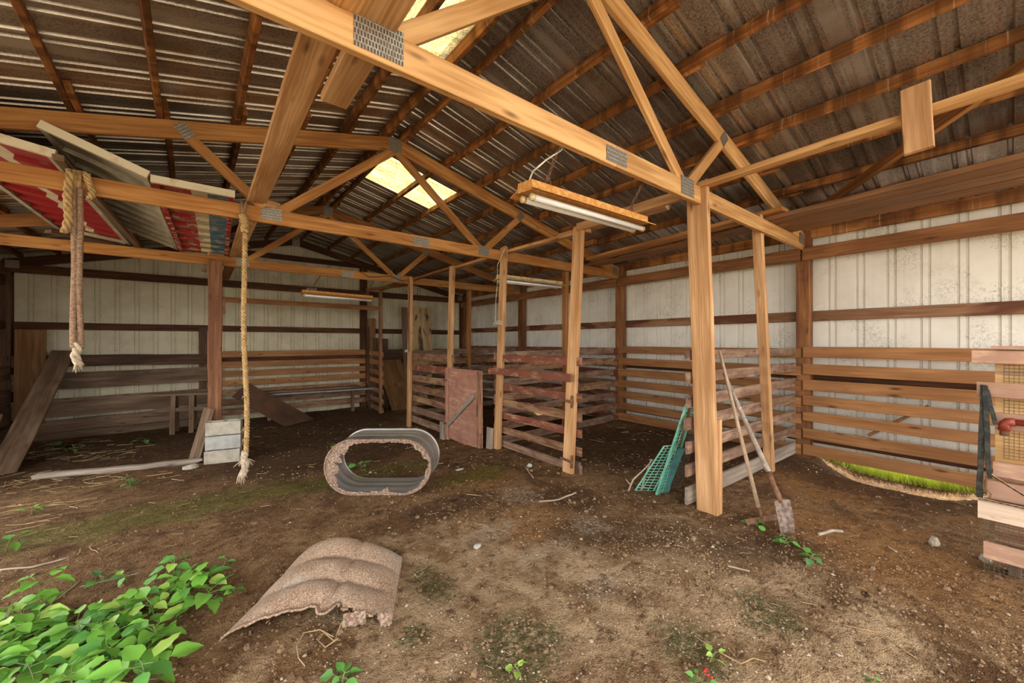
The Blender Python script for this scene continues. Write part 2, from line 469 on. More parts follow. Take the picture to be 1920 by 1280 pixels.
def shutter_paint():
    b = NB('shutter_stripes')       # painted red / white / blue lengthwise bands with flaking paint; local Y runs across the width
    v = b.coord(False)
    sep = b.n('ShaderNodeSeparateXYZ', {0: v})
    y = sep.outputs[1]
    r = b.ramp(y, [(0.0, (0.36, 0.012, 0.012)), (0.25, (0.62, 0.54, 0.38)), (0.36, (0.035, 0.15, 0.26))])
    r.node.color_ramp.interpolation = 'CONSTANT'
    pn = b.noise(b.mapping(v, (9, 4, 9)), 2.2, 6, 0.7)
    col = b.mix(b.ramp(pn, [(0.52, 0.0), (0.56, 1.0)]), r, b.mix(b.noise(v, 8.0), (0.52, 0.44, 0.32), (0.20, 0.13, 0.08)))
    b.inp(base=col, rough=0.6, normal=b.bump(pn, 0.3, 0.004))
    b = NB('shutter_red')           # deep red with one white lengthwise stripe
    v = b.coord(False)
    sep = b.n('ShaderNodeSeparateXYZ', {0: v})
    r = b.ramp(sep.outputs[1], [(0.0, (0.33, 0.008, 0.012)), (0.31, (0.62, 0.56, 0.42)), (0.385, (0.30, 0.008, 0.012))])
    r.node.color_ramp.interpolation = 'CONSTANT'
    pn = b.noise(b.mapping(v, (5, 3, 5)), 2.0, 6, 0.7)
    col = b.mix(b.ramp(pn, [(0.62, 0.0), (0.66, 1.0)]), r, (0.26, 0.15, 0.08))
    b.inp(base=col, rough=0.55)
shutter_paint()
simple('paint_cream', (0.66, 0.58, 0.42), 0.7, 0, 0.75, 10.0, c2=(0.48, 0.34, 0.18), cut=(0.55, 0.75))
simple('paint_grey', (0.44, 0.42, 0.35), 0.6, 0, 0.75, 6.0, c2=(0.30, 0.26, 0.20))
simple('paint_stile_red', (0.34, 0.012, 0.012), 0.6, 0, 0.6, 12.0, c2=(0.60, 0.50, 0.38), cut=(0.5, 0.58))

def fluted_rust():
    b = NB('fluted_rust')
    v = b.coord(False)
    n1 = b.noise(v, 5.0, 4, 0.6)
    n2 = b.noise(v, 140.0, 4, 0.75)
    n3 = b.noise(v, 3.0, 4)
    col = b.mix(b.ramp(n1, [(0.35, 0.0), (0.65, 1.0)]), (0.38, 0.265, 0.185), (0.28, 0.165, 0.095))
    col = b.mix(b.ramp(n3, [(0.55, 0.0), (0.7, 0.7)]), col, (0.36, 0.335, 0.29))
    col = b.mix(b.ramp(n2, [(0.52, 0.0), (0.62, 0.85)]), col, (0.58, 0.49, 0.41))
    col = b.mix(b.ramp(n2, [(0.38, 0.85), (0.48, 0.0)]), col, (0.13, 0.08, 0.06))
    b.inp(base=col, rough=0.85, normal=b.bump(n2, 0.45, 0.005))
fluted_rust()
M = MATS

# ------------------------------------------------------------------ building measures
TY = [1.58, 4.36, 7.25, 9.97]            # truss lines
XR = 5.8                                  # inner face of right wall posts
def apexX(Y): return 1.80 - 0.04 * Y
def leftX(Y): return -2.30 - 0.05 * Y
ZA, ZE = 3.80, 2.775
def slopepoint(side, t, Y, dz=0.0):       # t = 0 ridge .. 1 eave wall line
    a = apexX(Y)
    e = XR if side > 0 else leftX(Y)
    return Vector((a + (e - a) * t, Y, ZA + (ZE - ZA) * t + dz))

def gz(x, y):
    t = max(0.0, min(1.0, (y - 3.4) / 3.6))
    z = -0.25 * t * t * (3 - 2 * t)
    if x > 4.6:
        u = min(1.0, (x - 4.6) / 0.8)
        z += 0.10 * u * t
        d = math.exp(-((x - 5.82) / 0.45) ** 2 - ((y - 0.72) / 0.62) ** 4)
        z -= 0.19 * d
        z -= 0.12 * math.exp(-((x - 5.85) / 0.4) ** 2 - ((y - 6.55) / 0.5) ** 2)
    z += 0.020 * mnoise.noise(Vector((x * 0.9, y * 0.9, 0.3))) + 0.012 * mnoise.noise(Vector((x * 3.1, y * 3.1, 4.0)))
    z += 0.006 * mnoise.noise(Vector((x * 9, y * 9, 2.0)))
    return z

# ------------------------------------------------------------------ floor and ground outside
# patches of differently coloured soil: (x, y, inner radius, outer radius, x squeeze, y squeeze, turn)
SOIL = {
    'dry': [(1.3, 1.5, 0.2, 1.5), (2.3, 1.0, 0.1, 1.2), (0.9, 1.0, 0.3, 1.3)],
    'org': [(2.0, 2.3, 0.05, 0.6, 1.0, 1.6, 0.7), (3.6, 0.6, 0.0, 0.9), (2.2, 3.4, 0.0, 0.6), (4.8, 1.1, 0.1, 0.8)],
    'dark': [(4.5, 3.1, 0.5, 1.4), (4.2, 6.0, 0.6, 1.7), (1.4, 6.2, 0.7, 1.8), (1.5, 8.6, 0.9, 1.9), (-1.2, 8.2, 0.8, 1.9),                 (2.4, 1.75, 0.0, 0.55, 0.55, 1.4, -0.7), (2.95, 1.1, 0.0, 0.5, 0.6, 1.4, -0.6), (2.55, 2.4, 0.0, 0.42), (1.6, 2.95, 0.0, 0.4, 0.5, 1.4), (5.3, 0.8, 0.2, 0.8, 1.0, 0.6)],
    'ash': [(1.75, 1.45, 0.0, 0.16, 0.6, 1.0), (1.75, 1.95, 0.0, 0.16, 0.5, 1.2), (1.6, 2.35, 0.0, 0.16, 0.5, 1.0), (2.3, 2.0, 0.0, 0.2), (2.2, 2.75, 0.0, 0.25, 1, 0.7)],
    'moss': [(-0.35, 4.5, 0.1, 1.0, 0.5, 1.6), (1.3, 4.35, 0.0, 0.7, 0.5, 1.3), (2.2, 3.5, 0.0, 0.5, 0.7, 1.2)],
    'moss2': [(1.12, 1.42, 0.05, 0.30, 1.0, 1.0), (0.98, 1.2, 0.0, 0.25), (1.0, 2.1, 0.0, 0.24, 1.3, 0.8), (1.75, 0.9, 0.0, 0.25), (2.3, 0.75, 0.0, 0.25), (0.75, 1.75, 0.0, 0.12)],
    'crk': [(1.72, 3.05, 0.0, 0.05, 0.22, 2.2, 0.35), (1.95, 2.80, 0.0, 0.05, 0.25, 2.2, -0.9), (2.55, 0.62, 0.0, 0.05, 0.3, 2.0, -0.75), (2.9, 0.5, 0.0, 0.05, 0.25, 2.0, -0.3)],
}
def build_floor():
    x0, x1, y0, y1 = -3.3, 6.6, -2.0, 10.3
    nx, ny = 265, 330
    V, F = [], []
    for j in range(ny + 1):
        for i in range(nx + 1):
            x = x0 + (x1 - x0) * i / nx
            y = y0 + (y1 - y0) * j / ny
            V.append((x, y, gz(x, y)))
    for j in range(ny):
        for i in range(nx):
            a = j * (nx + 1) + i
            F.append((a, a + 1, a + nx + 2, a + nx + 1))
    o = mesh('floor', V, F, M['dirt'], smooth=True)
    import numpy as np
    co = np.array(V)
    for nm, bl in SOIL.items():
        tot = np.zeros(len(V))
        for q in bl:
            cx, cy, r0, r1 = q[:4]
            sx, sy = (q[4], q[5]) if len(q) > 5 else (1.0, 1.0)
            rz = q[6] if len(q) > 6 else 0.0
            dx, dy = co[:, 0] - cx, co[:, 1] - cy
            u = (dx * math.cos(rz) + dy * math.sin(rz)) * sx
            w = (-dx * math.sin(rz) + dy * math.cos(rz)) * sy
            ln = np.sqrt(u * u + w * w)
            tot = np.maximum(tot, np.clip((r1 * 1.15 - ln) / (r1 * 1.15 - r0), 0, 1))
        at_ = o.data.attributes.new(nm, 'FLOAT', 'POINT')
        at_.data.foreach_set('value', tot.astype(np.float32))
    o['kind'] = 'structure'
    g = mesh('ground_outside', [(-60, -60, -0.42), (60, -60, -0.42), (60, 60, -0.42), (-60, 60, -0.42)], [(0, 1, 2, 3)], M['dry_ground'])
    g['kind'] = 'structure'
    # sloping bank up to the walls outside
    V2, F2 = [], []
    ring = [((-3.3, -2.0), (-9, -9)), ((6.58, -2.0), (14, -9)), ((6.58, 10.3), (14, 17)), ((-3.3, 10.3), (-9, 17))]
    for (a, c) in ring:
        z = 0.03 if a[0] > 0 and a[1] < 0 else -0.02
        V2 += [(a[0], a[1], z if a[1] < 0 else -0.16), (c[0], c[1], -0.40)]
    for i in range(4):
        j = (i + 1) % 4
        F2.append((i * 2, i * 2 + 1, j * 2 + 1, j * 2))
    k = mesh('bank_outside', V2, [F2[0], F2[2], F2[3]], M['dry_ground'])
    k['kind'] = 'structure'
    k = mesh('lawn_bank', V2, [F2[1]], M['lawn'])
    k['kind'] = 'structure'
    # grass blades along the right wall, seen through the gap
    V3, F3 = [], []
    R = random.Random(5)
    for _ in range(9000):
        y = R.uniform(-0.3, 1.9) if R.random() < 0.7 else R.uniform(5.7, 7.3)
        x = 6.02 + min(0.55, abs(R.gauss(0, 0.22)))
        z = gz(x, y)
        h = R.uniform(0.07, 0.17)
        a = R.uniform(0, 6.28)
        dx, dy = math.cos(a) * 0.006, math.sin(a) * 0.006
        lx, ly = R.uniform(-0.05, 0.05), R.uniform(-0.05, 0.05)
        n = len(V3)
        V3 += [(x - dx, y - dy, z - 0.01), (x + dx, y + dy, z - 0.01), (x + lx, y + ly, z + h)]
        F3.append((n, n + 1, n + 2))
    gr = mesh('grass', V3, F3, M['grass_blade'])
    tag(gr, 'sunlit green grass outside the gap under the right wall', 'grass', kind='stuff')
build_floor()

# ------------------------------------------------------------------ corrugated sheets
def rib_profile(width, period, pair, half, h, flat=0.5):
    """list of (offset, height) across the sheet; two narrow ribs per period"""
    out = [(0.0, 0.0)]
    n = int(round(width / period))
    for k in range(n):
        c = (k + 0.5) * period
        for s in (-1, 1):
            q = c + s * pair / 2
            out += [(q - half, 0.0), (q - half * flat, h), (q + half * flat, h), (q + half, 0.0)]
    out.append((width, 0.0))
    return out

ceiling = struct('ceiling')
def build_roof():
    prof = rib_profile(0.9, 0.30, 0.085, 0.018, 0.020) + [(0.925, 0.003)]
    edge = 0.02
    y0 = -1.4
    k = 0
    while y0 < 10.15:
        for side in (1, -1):
            def strip(t0, t1, name, mat, lift=0.0):
                V, F = [], []
                for (o, h) in prof:
                    Y = y0 + o + 0.004
                    V.append(slopepoint(side, t0, Y, 0.092 + h + lift))
                    V.append(slopepoint(side, t1, Y, 0.092 + h + lift))
                for i in range(len(prof) - 1):
                    a = i * 2
                    F.append((a, a + 1, a + 3, a + 2) if side > 0 else (a, a + 2, a + 3, a + 1))
                mesh(name, V, F, mat, ceiling)
            if side < 0 and k == 4:        # translucent sheet, left slope beside the ridge
                strip(0.0, 0.26, 'skylight_panel', M['skylight_fibreglass'])
                strip(0.26, 1.06, 'roof_panel', M['roof_steel'])
            elif side > 0 and k == 7:
                strip(0.0, 0.285, 'skylight_panel', M['skylight_fibreglass'])
                strip(0.285, 1.06, 'roof_panel', M['roof_steel'])
            else:
                strip(0.0, 1.06, 'roof_panel', M['roof_steel'])
        y0 += 0.9
        k += 1
    # ridge flashing
    V, F = [], []
    n = 90
    for j in range(n + 1):
        Y = -1.4 + j * (11.6 / n)
        a = apexX(Y)
        w = 0.012 * (j % 2)
        for (dx, dz) in ((-0.16, 0.078), (-0.06, 0.10 + w), (0, 0.135 + w), (0.06, 0.10 + w), (0.16, 0.078)):
            V.append((a + dx, Y, ZA + dz + 0.03))
    for j in range(n):
        for i in range(4):
            q = j * 5 + i
            F.append((q, q + 5, q + 6, q + 1))
    mesh('ridge_cap', V, F, M['ridge_flashing'], ceiling)
    # purlins, lapped over every truss
    bays = [-1.4] + TY
    R = random.Random(3)
    for side, offs in ((1, [0.10, 0.66, 1.18, 1.72, 2.22, 2.74, 3.26, 3.80]), (-1, [0.10, 0.55, 1.0, 1.5, 2.03, 2.54, 3.06, 3.58, 4.0])):
        for q, off in enumerate(offs):
            for bi in range(4):
                Ya, Yb = bays[bi], bays[bi + 1]
                e0 = 0.0 if bi == 0 else 0.22 + R.uniform(-0.05, 0.1)
                e1 = 0.15 if bi < 3 else 0.14
                sh = 0.021 if bi % 2 else -0.021
                P = []
                for Y in (Ya - e0, Yb + e1):
                    span = abs((XR if side > 0 else leftX(Y)) - apexX(Y))
                    t = min(0.985, (off * (span / 4.2) + sh) / span)
                    P.append(slopepoint(side, t, Y, 0.0445))
                nrm = Vector((0.244 * side, 0, 1)).normalized()
                beam('purlin', P[0], P[1], 0.040, 0.088, M['purlin_stained'], ceiling, up=nrm, seg=3, jit=0.004, ragged=0.004)
    # eave planks on the right wall head and wide dusty fascia
    beam('eave_board', (5.90, -1.4, 2.80), (5.90, 10.1, 2.80), 0.05, 0.15, M['purlin_stained'], ceiling, seg=8)
    beam('eave_board', (leftX(0) - 0.08, -1.4, 2.80), (leftX(10.1) - 0.08, 10.1, 2.80), 0.05, 0.15, M['chord_dark'], ceiling, seg=4)
    # diagonal wind brace under the purlins, right slope
    beam('wind_brace', (3.72, -0.35, 3.22), (5.38, 1.52, 2.80), 0.040, 0.09, M['truss_brown'], ceiling, up=(0.25, 0, 1))
    beam('wind_brace', (0.62, 7.3, 3.46), (-0.75, 9.9, 3.10), 0.040, 0.09, M['chord_dark'], ceiling, up=(-0.25, 0, 1))
build_roof()

# ------------------------------------------------------------------ walls
def sheet_wall(parent, p0, p1, zlo, zhi_fn, mat, out, width=0.78):
    """vertical ribbed sheets side by side from p0 to p1 ; out = outward unit vector"""
    p0, p1 = Vector(p0), Vector(p1)
    L = (p1 - p0).length
    d = (p1 - p0).normalized()
    out = Vector(out)
    prof = rib_profile(width, 0.26, 0.06, 0.013, 0.020)
    s = 0.0
    while s < L - 0.05:
        w = min(width, L - s)
        V, F = [], []
        pr = [q for q in prof if q[0] < w - 1e-4] + [(w, 0.0)]
        for (o, h) in pr:
            b = p0 + d * (s + o) + out * h
            V.append((b.x, b.y, zlo(b) if callable(zlo) else zlo))
            V.append((b.x, b.y, zhi_fn(b)))
        for i in range(len(pr) - 1):
            a = i * 2
            F.append((a, a + 1, a + 3, a + 2))
        mesh('steel_panel', V, F, mat, parent)
        s += width

wall_right = struct('wall_right')
RAILZ = [1.36, 1.15, 0.955, 0.755, 0.555, 0.355, 0.155]
def build_right():
    sheet_wall(wall_right, (5.985, -1.4, 0), (5.985, 10.1, 0), lambda b: (0.10 if 0.0 < b.y < 1.45 else (-0.06 if 6.0 < b.y < 7.1 else -0.3)), lambda b: 2.86, M['wall_steel_white'], (1, 0, 0))
    for i, Y in enumerate([-1.3] + TY[:3] + [10.02]):
        z0 = gz(5.87, min(Y, 10.0)) - 0.25
        beam('wall_post', (5.87, Y, z0), (5.87, Y, 2.80), 0.14, 0.14, M['wall_post'], wall_right, up=(0, 1, 0), bev=0.006, seg=4)
    edges = [-1.4, TY[0], TY[1], TY[2], 10.05]
    for i in range(4):
        a, b = edges[i], edges[i + 1]
        beam('girt', (5.775, a + 0.01, 2.515), (5.775, b - 0.01, 2.515), 0.045, 0.155, M['girt'], wall_right, seg=4, jit=0.004)
        beam('girt', (5.952, a + 0.075, 1.75), (5.952, b - 0.075, 1.75), 0.045, 0.125, M['girt_wet'], wall_right, seg=4)
        beam('girt', (5.952, a + 0.075, 1.0), (5.952, b - 0.075, 1.0), 0.045, 0.10, M['girt_dark'], wall_right, seg=4)
        beam('skirt_board', (5.955, a + 0.075, 0.20 - 0.01), (5.955, b - 0.075, 0.20 - 0.01), 0.045, 0.06, M['girt_dark'], wall_right, seg=2)
        R = random.Random(20 + i)
        for k, zt in enumerate(RAILZ):
            h = 0.125 + R.uniform(-0.008, 0.006)
            sag = -0.0 if i == 0 else -0.02 * i
            z = zt - h / 2 + sag * (1 if i else 0)
            nm = M['wall_board'] if i < 2 else (M['stall_board'] if k % 2 else M['stall_board_red'])
            y0 = a + 0.01 if i else -1.2
            beam('board', (5.786, y0, z + R.uniform(-0.01, 0.01)), (5.786, b - 0.01, z + R.uniform(-0.008, 0.008)), 0.024, h, nm, wall_right, seg=5, jit=0.003)
    # a short diagonal offcut behind the boards of the near pen
    beam('offcut', (5.90, 0.52, 0.75), (5.90, 0.98, 0.36), 0.03, 0.10, M['wall_board'], wall_right, up=(1, 0, 0))
    # stencilled marks on the near post
    for r, (z, n) in enumerate(((2.31, 3), (2.215, 4), (2.185, 4))):
        for k in range(n):
            y = TY[0] + 0.045 - k * 0.028
            beam('stencil_mark', (5.7985, y, z - 0.012), (5.7985, y - 0.012, z + 0.012), 0.002, 0.007, M['ink'], wall_right, up=(1, 0, 0), bev=0.0005, seg=1)
build_right()

wall_back = struct('wall_back')
BY = 10.17
def roofz_at(x, y):
    a = apexX(y)
    return ZA - (ZA - ZE) * abs(x - a) / ((XR - a) if x > a else (a - leftX(y))) + 0.10
def build_back():
    sheet_wall(wall_back, (-2.93, BY, 0), (6.0, BY, 0), -0.40, lambda b: roofz_at(b.x, b.y), M['wall_steel_cream'], (0, 1, 0))
    # posts
    def post(x, z0, z1, m='wall_post', w=0.14):
        beam('wall_post', (x, 10.06, z0), (x, 10.06, z1), w, 0.14, M[m], wall_back, up=(0, 1, 0), bev=0.006, seg=4)
    post(-2.80, -0.5, 2.75, 'dark_wood', 0.17)
    post(2.93, -0.5, 3.42, 'girt_dark', 0.15)
    post(5.82, -0.5, 2.75, 'girt_dark', 0.13)
    beam('wall_post', (-0.26, 10.0, 0.2), (-0.26, 10.0, 1.70), 0.045, 0.13, M['dark_wood'], wall_back, up=(1, 0, 0), seg=3)
    # girts on the outer face
    for z, h, m, xa, xb in ((1.70, 0.125, 'girt_dark', -2.75, 5.8), (3.36, 0.12, 'girt_dark', -0.3, 3.2), (1.05, 0.12, 'girt_dark', -2.75, 2.9)):
        xs = [xa, 2.86, 3.0, xb] if xb > 3.3 else [xa, xb]
        for q in range(0, len(xs), 2):
            beam('girt', (xs[q], 10.13, z), (xs[q + 1], 10.13, z), 0.045, h, M[m], wall_back, seg=4, jit=0.004)
    R = random.Random(9)
    # wide old boards left of the middle post
    for (z0l, z1l, z0r, z1r, m) in ((0.60, 0.885, 0.62, 0.93, 'weathered'), (0.12, 0.43, 0.17, 0.47, 'weathered'), (-0.14, 0.07, -0.10, 0.13, 'weathered'), (-0.33, -0.14, -0.32, -0.11, 'weathered'), (1.0, 1.20, 0.98, 1.17, 'dark_wood')):
        beam('board', (-2.70, 9.965, (z0l + z1l) / 2), (0.02, 9.965, (z0r + z1r) / 2), 0.03, (z1l - z0l), M[m], wall_back, seg=6, jit=0.008)
    # narrow boards right of it
    for k, zt in enumerate((1.225, 1.01, 0.82, 0.62, 0.42, 0.215, 0.02)):
        beam('board', (0.04, 9.965, zt - 0.065), (2.95, 9.965, zt - 0.065 + R.uniform(-0.012, 0.012)), 0.024, 0.13, M['wall_board'] if k < 4 else M['stall_board'], wall_back, seg=5, jit=0.004)
    for k, zt in enumerate((1.225, 1.01, 0.82, 0.62, 0.42, 0.215, 0.02)):
        beam('board', (2.98, 9.965, zt - 0.065), (5.75, 9.965, zt - 0.065 + R.uniform(-0.012, 0.012)), 0.024, 0.13, M['stall_board'] if k % 2 else M['stall_board_red'], wall_back, seg=5, jit=0.004)
build_back()

wall_left = struct('wall_left')
def build_left():
    sheet_wall(wall_left, (leftX(6.9) - 0.16, 6.9, 0), (-2.96, 10.15, 0), -0.40, lambda b: 2.84, M['wall_steel_cream'], (-1, 0, 0))
    for Y in (1.58, 4.36, 7.0):
        x = leftX(Y) - 0.07
        beam('wall_post', (x, Y, gz(x, Y) - 0.3), (x, Y, 2.72), 0.14, 0.14, M['wall_post'], wall_left, up=(0, 1, 0), seg=3)
    for z, h in ((2.43, 0.16), (1.70, 0.12)):
        beam('girt', (leftX(6.9) - 0.03, 6.9, z), (leftX(10) + 0.02, 9.95, z), 0.045, h, M['girt_dark'], wall_left, seg=3)
    for zt, h in ((1.0, 0.22), (0.62, 0.25), (0.30, 0.24), (0.0, 0.2)):
        beam('board', (leftX(6.9) + 0.04, 6.9, zt - h / 2), (leftX(10) + 0.08, 9.93, zt - h / 2 + 0.03), 0.03, h, M['weathered'], wall_left, seg=4, jit=0.006)
build_left()

# ------------------------------------------------------------------ trusses
def plate(parent, x, y, z, w, h, ang=0.0):
    m = Matrix.Translation((x, y, z)) @ Matrix.Rotation(-ang, 4, 'Y') @ Matrix.Rotation(PI / 2, 4, 'X')
    V, F = [], []
    nx, ny = 4, 3
    for j in range(ny + 1):
        for i in range(nx + 1):
            V.append((-w / 2 + w * i / nx, -h / 2 + h * j / ny, 0.002 + random.uniform(-0.0006, 0.0012)))
    for j in range(ny):
        for i in range(nx):
            a = j * (nx + 1) + i
            F.append((a, a + 1, a + nx + 2, a + nx + 1))
    n = len(V)
    V += [(-w / 2, -h / 2, -0.001), (w / 2, -h / 2, -0.001), (w / 2, h / 2, -0.001), (-w / 2, h / 2, -0.001)]
    F += [(n, n + 3, n + 2, n + 1)]
    mesh('gusset_plate', V, F, M['plate_steel'], parent, m)

def truss(Y, mb, mt, label, webs=True, dark=False, ps=1.0):
    a, e = apexX(Y), leftX(Y)
    t = thing('roof_truss', label, 'truss', (a, Y, 2.57))
    zb = 2.64
    Yp = Y - 0.021
    sp = a + 0.32
    beam('bottom_chord', (e, Y, zb), (sp, Y, zb), 0.040, 0.14, mb, t, seg=6, jit=0.0015)
    beam('bottom_chord', (sp + 0.002, Y, zb), (XR - 0.005, Y, zb), 0.040, 0.14, mb, t, seg=6, jit=0.0015)
    for side in (-1, 1):
        p0 = slopepoint(side, 0.0, Y, -0.078)
        p1 = slopepoint(side, 0.997, Y, -0.078)
        beam('top_chord', p0, p1, 0.0385, 0.15, mt, t, seg=5, jit=0.0008)
    if webs:
        for side in (-1, 1):
            xb, xt = a + side * 1.20, a + side * 1.86
            zt = ZA - 0.25 * 1.86 - 0.10
            beam('web', (a + side * 0.02, Y, ZA - 0.16), (xb, Y, zb + 0.02), 0.036, 0.09, mt if dark else mb, t, seg=2, jit=0)
            beam('web', (xb + side * 0.03, Y, zb + 0.02), (xt, Y, zt), 0.036, 0.09, mt if dark else mb, t, seg=2, jit=0)
            plate(t, xb + side * 0.02, Yp, zb + 0.02, 0.17 * ps, 0.12 * ps)
            plate(t, xt, Yp, zt + 0.015, 0.09, 0.13, ang=-side * 0.75)
    plate(t, a, Yp, ZA - 0.10, 0.15, 0.15)
    plate(t, sp, Yp, zb - 0.005, 0.21, 0.10)
    for side in (-1, 1):
        ex = (XR if side > 0 else e) - side * 0.11
        plate(t, ex, Yp, zb + 0.06, 0.15, 0.13)
    return t

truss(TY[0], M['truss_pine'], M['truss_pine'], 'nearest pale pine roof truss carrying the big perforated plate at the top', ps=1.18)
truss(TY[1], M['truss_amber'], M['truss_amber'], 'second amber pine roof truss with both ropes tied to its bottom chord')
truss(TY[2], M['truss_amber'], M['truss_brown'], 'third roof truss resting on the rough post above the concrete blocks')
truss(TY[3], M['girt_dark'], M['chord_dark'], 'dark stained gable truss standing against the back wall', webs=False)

# ------------------------------------------------------------------ long runner lying on the bottom chords
rn = thing('truss_runner', 'long flat pine plank lying lengthwise across the bottom chords left of the ridge', 'beam', (0.38, 1.58, 2.71))
beam('plank', (0.47, 0.55, 2.735), (0.365, 1.78, 2.735), 0.15, 0.045, M['truss_pine'], rn, seg=3)
beam('plank', (0.37, 1.30, 2.782), (0.19, 7.6, 2.736), 0.15, 0.040, M['stall_post'], rn, seg=6, jit=0.003)
beam('plank', (0.19, 7.3, 2.78), (0.10, 9.9, 2.736), 0.14, 0.040, M['truss_brown'], rn, seg=4)
lp = beam('lap_plank', (0.525, 1.30, 2.735), (0.50, 2.25, 2.745), 0.135, 0.045, M['stall_post'])
tag(lp, 'short pine offcut lapped beside the runner plank behind the nearest truss', 'plank')
bk = beam('wood_block', (0.235, 1.56, 2.712), (0.20, 1.62, 2.79), 0.09, 0.10, M['stall_post'], up=(0, 1, 0))
tag(bk, 'small pine block standing on the nearest bottom chord left of the runner', 'block')
bk = beam('wood_block', (0.335, 4.33, 2.746), (0.46, 4.40, 2.75), 0.08, 0.07, M['stall_post'])
tag(bk, 'small pine block on the second truss beside the runner plank', 'block')
bk = beam('wood_block', (-0.12, 7.20, 2.73), (0.10, 7.28, 2.73), 0.09, 0.04, M['stall_post'])
tag(bk, 'flat pine block on the third truss left of the runner', 'block')

# ------------------------------------------------------------------ overhead rails and loft planks on the right
o = thing('overhead_rail', 'pine rail joining the tops of the stall posts along the aisle', 'rail', (3.2, 1.6, 2.7))
beam('rail', (3.19, 1.60, 2.70), (3.17, 2.93, 2.70), 0.04, 0.09, M['stall_post'], o, seg=3)
beam('rail', (3.26, 2.85, 2.665), (3.22, 4.34, 2.69), 0.09, 0.04, M['stall_post'], o, seg=3)
beam('rail', (3.20, 4.40, 2.675), (3.14, 5.75, 2.66), 0.09, 0.04, M['stall_post'], o, seg=3)
beam('rail', (3.14, 5.62, 2.675), (3.06, 7.30, 2.665), 0.09, 0.04, M['truss_brown'], o, seg=3)
beam('rail', (3.06, 7.30, 2.68), (3.02, 9.0, 2.66), 0.04, 0.09, M['truss_brown'], o, seg=3)
o = beam('header_rail', (3.17, -0.9, 2.735), (3.19, 1.62, 2.725), 0.085, 0.042, M['truss_pine'], seg=5, jit=0.002)
tag(o, 'pale pine header rail running right from the nearest stall post top', 'rail')
o = beam('hanging_board', (3.12, 0.31, 2.50), (3.12, 0.325, 2.87), 0.12, 0.035, M['stall_post'], up=(1, 0, 0))
tag(o, 'short wide board nailed upright across the pale header rail', 'board')
R = random.Random(31)
for q, (xa, xb, ya, yb, z, m, lb) in enumerate((
        (4.47, 4.74, -1.2, 1.66, 2.735, 'loft_plank', 'inner dusty loft plank laid over the trusses above the near right pen'),
        (4.76, 5.00, -1.2, 1.60, 2.735, 'loft_plank', 'middle dusty loft plank laid over the trusses above the near right pen'),
        (5.06, 5.26, -1.2, 1.70, 2.738, 'loft_plank', 'outer dusty loft plank laid over the trusses above the near right pen'),
        (4.62, 4.72, 1.40, 4.10, 2.745, 'truss_amber', 'inner loft plank bridging the first and second truss near the right wall'),
        (5.02, 5.12, 1.45, 4.45, 2.742, 'loft_plank', 'outer loft plank bridging the first and second truss near the right wall'))):
    o = beam('loft_plank', (xa, ya, z if q < 3 else z + 0.038), (xb, yb, z), 0.235 if q < 3 else 0.20, 0.042, M[m], seg=5, jit=0.002)
    tag(o, lb, 'plank')
o = beam('loft_plank', (3.45, 2.02, 2.735), (3.32, 3.35, 2.72), 0.09, 0.042, M['stall_post'])
tag(o, 'narrow pine batten lying behind the hanging rusty lamp', 'batten')

# ------------------------------------------------------------------ stall partitions and fences
def fence(name, label, posts, rails, loc, cat='fence'):
    t = thing(name, label, cat, loc)
    for (p0, p1, w, h, m) in posts:
        beam('post', p0, p1, w, h, M[m], t, up=(1, 0, 0), bev=0.005, seg=5, jit=0.003, ragged=0.01)
    for (p0, p1, w, h, m) in rails:
        beam('rail', p0, p1, w, h, M[m], t, bev=0.003, seg=4, jit=0.003)
    return t

R = random.Random(17)
mauve = ['stall_board_mauve', 'stall_board_mauve', 'stall_board_mauve', 'stall_board_mauve', 'stall_board_mauve', 'stall_board_mauve', 'weathered_grey']
rails = []
for k, zt in enumerate((1.355, 1.165, 0.965, 0.775, 0.57, 0.375, 0.18)):
    h = (0.085, 0.10, 0.105, 0.105, 0.105, 0.105, 0.145)[k]
    rails.append(((3.14 + R.uniform(0, 0.05), 1.685, zt - h / 2), (5.78, 1.66, (1.345, 1.16, 0.97, 0.77, 0.565, 0.365, 0.16)[k] - h / 2), 0.026, h, mauve[k]))
tA = fence('stall_partition', 'nearest stall partition of faded mauve boards with two leaning pine posts', [
    ((3.27, 1.545, gz(3.27, 1.55) - 0.03), (3.195, 1.60, 2.755), 0.175, 0.05, 'stall_post'),
    ((4.84, 1.62, gz(4.84, 1.6) - 0.03), (4.53, 1.63, 2.76), 0.09, 0.07, 'stall_post')], rails, (3.27, 1.6, 0))
beam('splint', (3.305, 1.47, 0.0), (3.31, 1.475, 0.78), 0.03, 0.045, M['stall_post'], tA, up=(1, 0, 0), seg=3)

rails = []
mm = ['stall_board_red', 'stall_board_red', 'stall_board_red', 'stall_board', 'stall_board_red', 'stall_board', 'stall_board_mauve']
for k, zt in enumerate((1.255, 1.08, 0.865, 0.655, 0.48, 0.285, 0.095)):
    h = 0.092 + R.uniform(-0.004, 0.006)
    near = k == 1
    x = 3.06 if not near else 2.965
    rails.append(((x + 0.03, 2.80 + (0.08 if near else 0), zt - h / 2 - 0.005 * k * 0), (x + 0.02, 4.42, zt - h / 2 - 0.012), 0.024, h, mm[k]))
tC = fence('stall_fence', 'stall fence of red painted boards between two tall pine posts in the middle', [
    ((3.02, 2.93, gz(3.02, 2.93) - 0.03), (3.19, 2.93, 2.71), 0.14, 0.05, 'stall_post'),
    ((3.01, 4.25, gz(3.0, 4.25) - 0.03), (3.155, 4.29, 2.74), 0.12, 0.05, 'stall_post')], rails, (3.02, 3.6, 0))
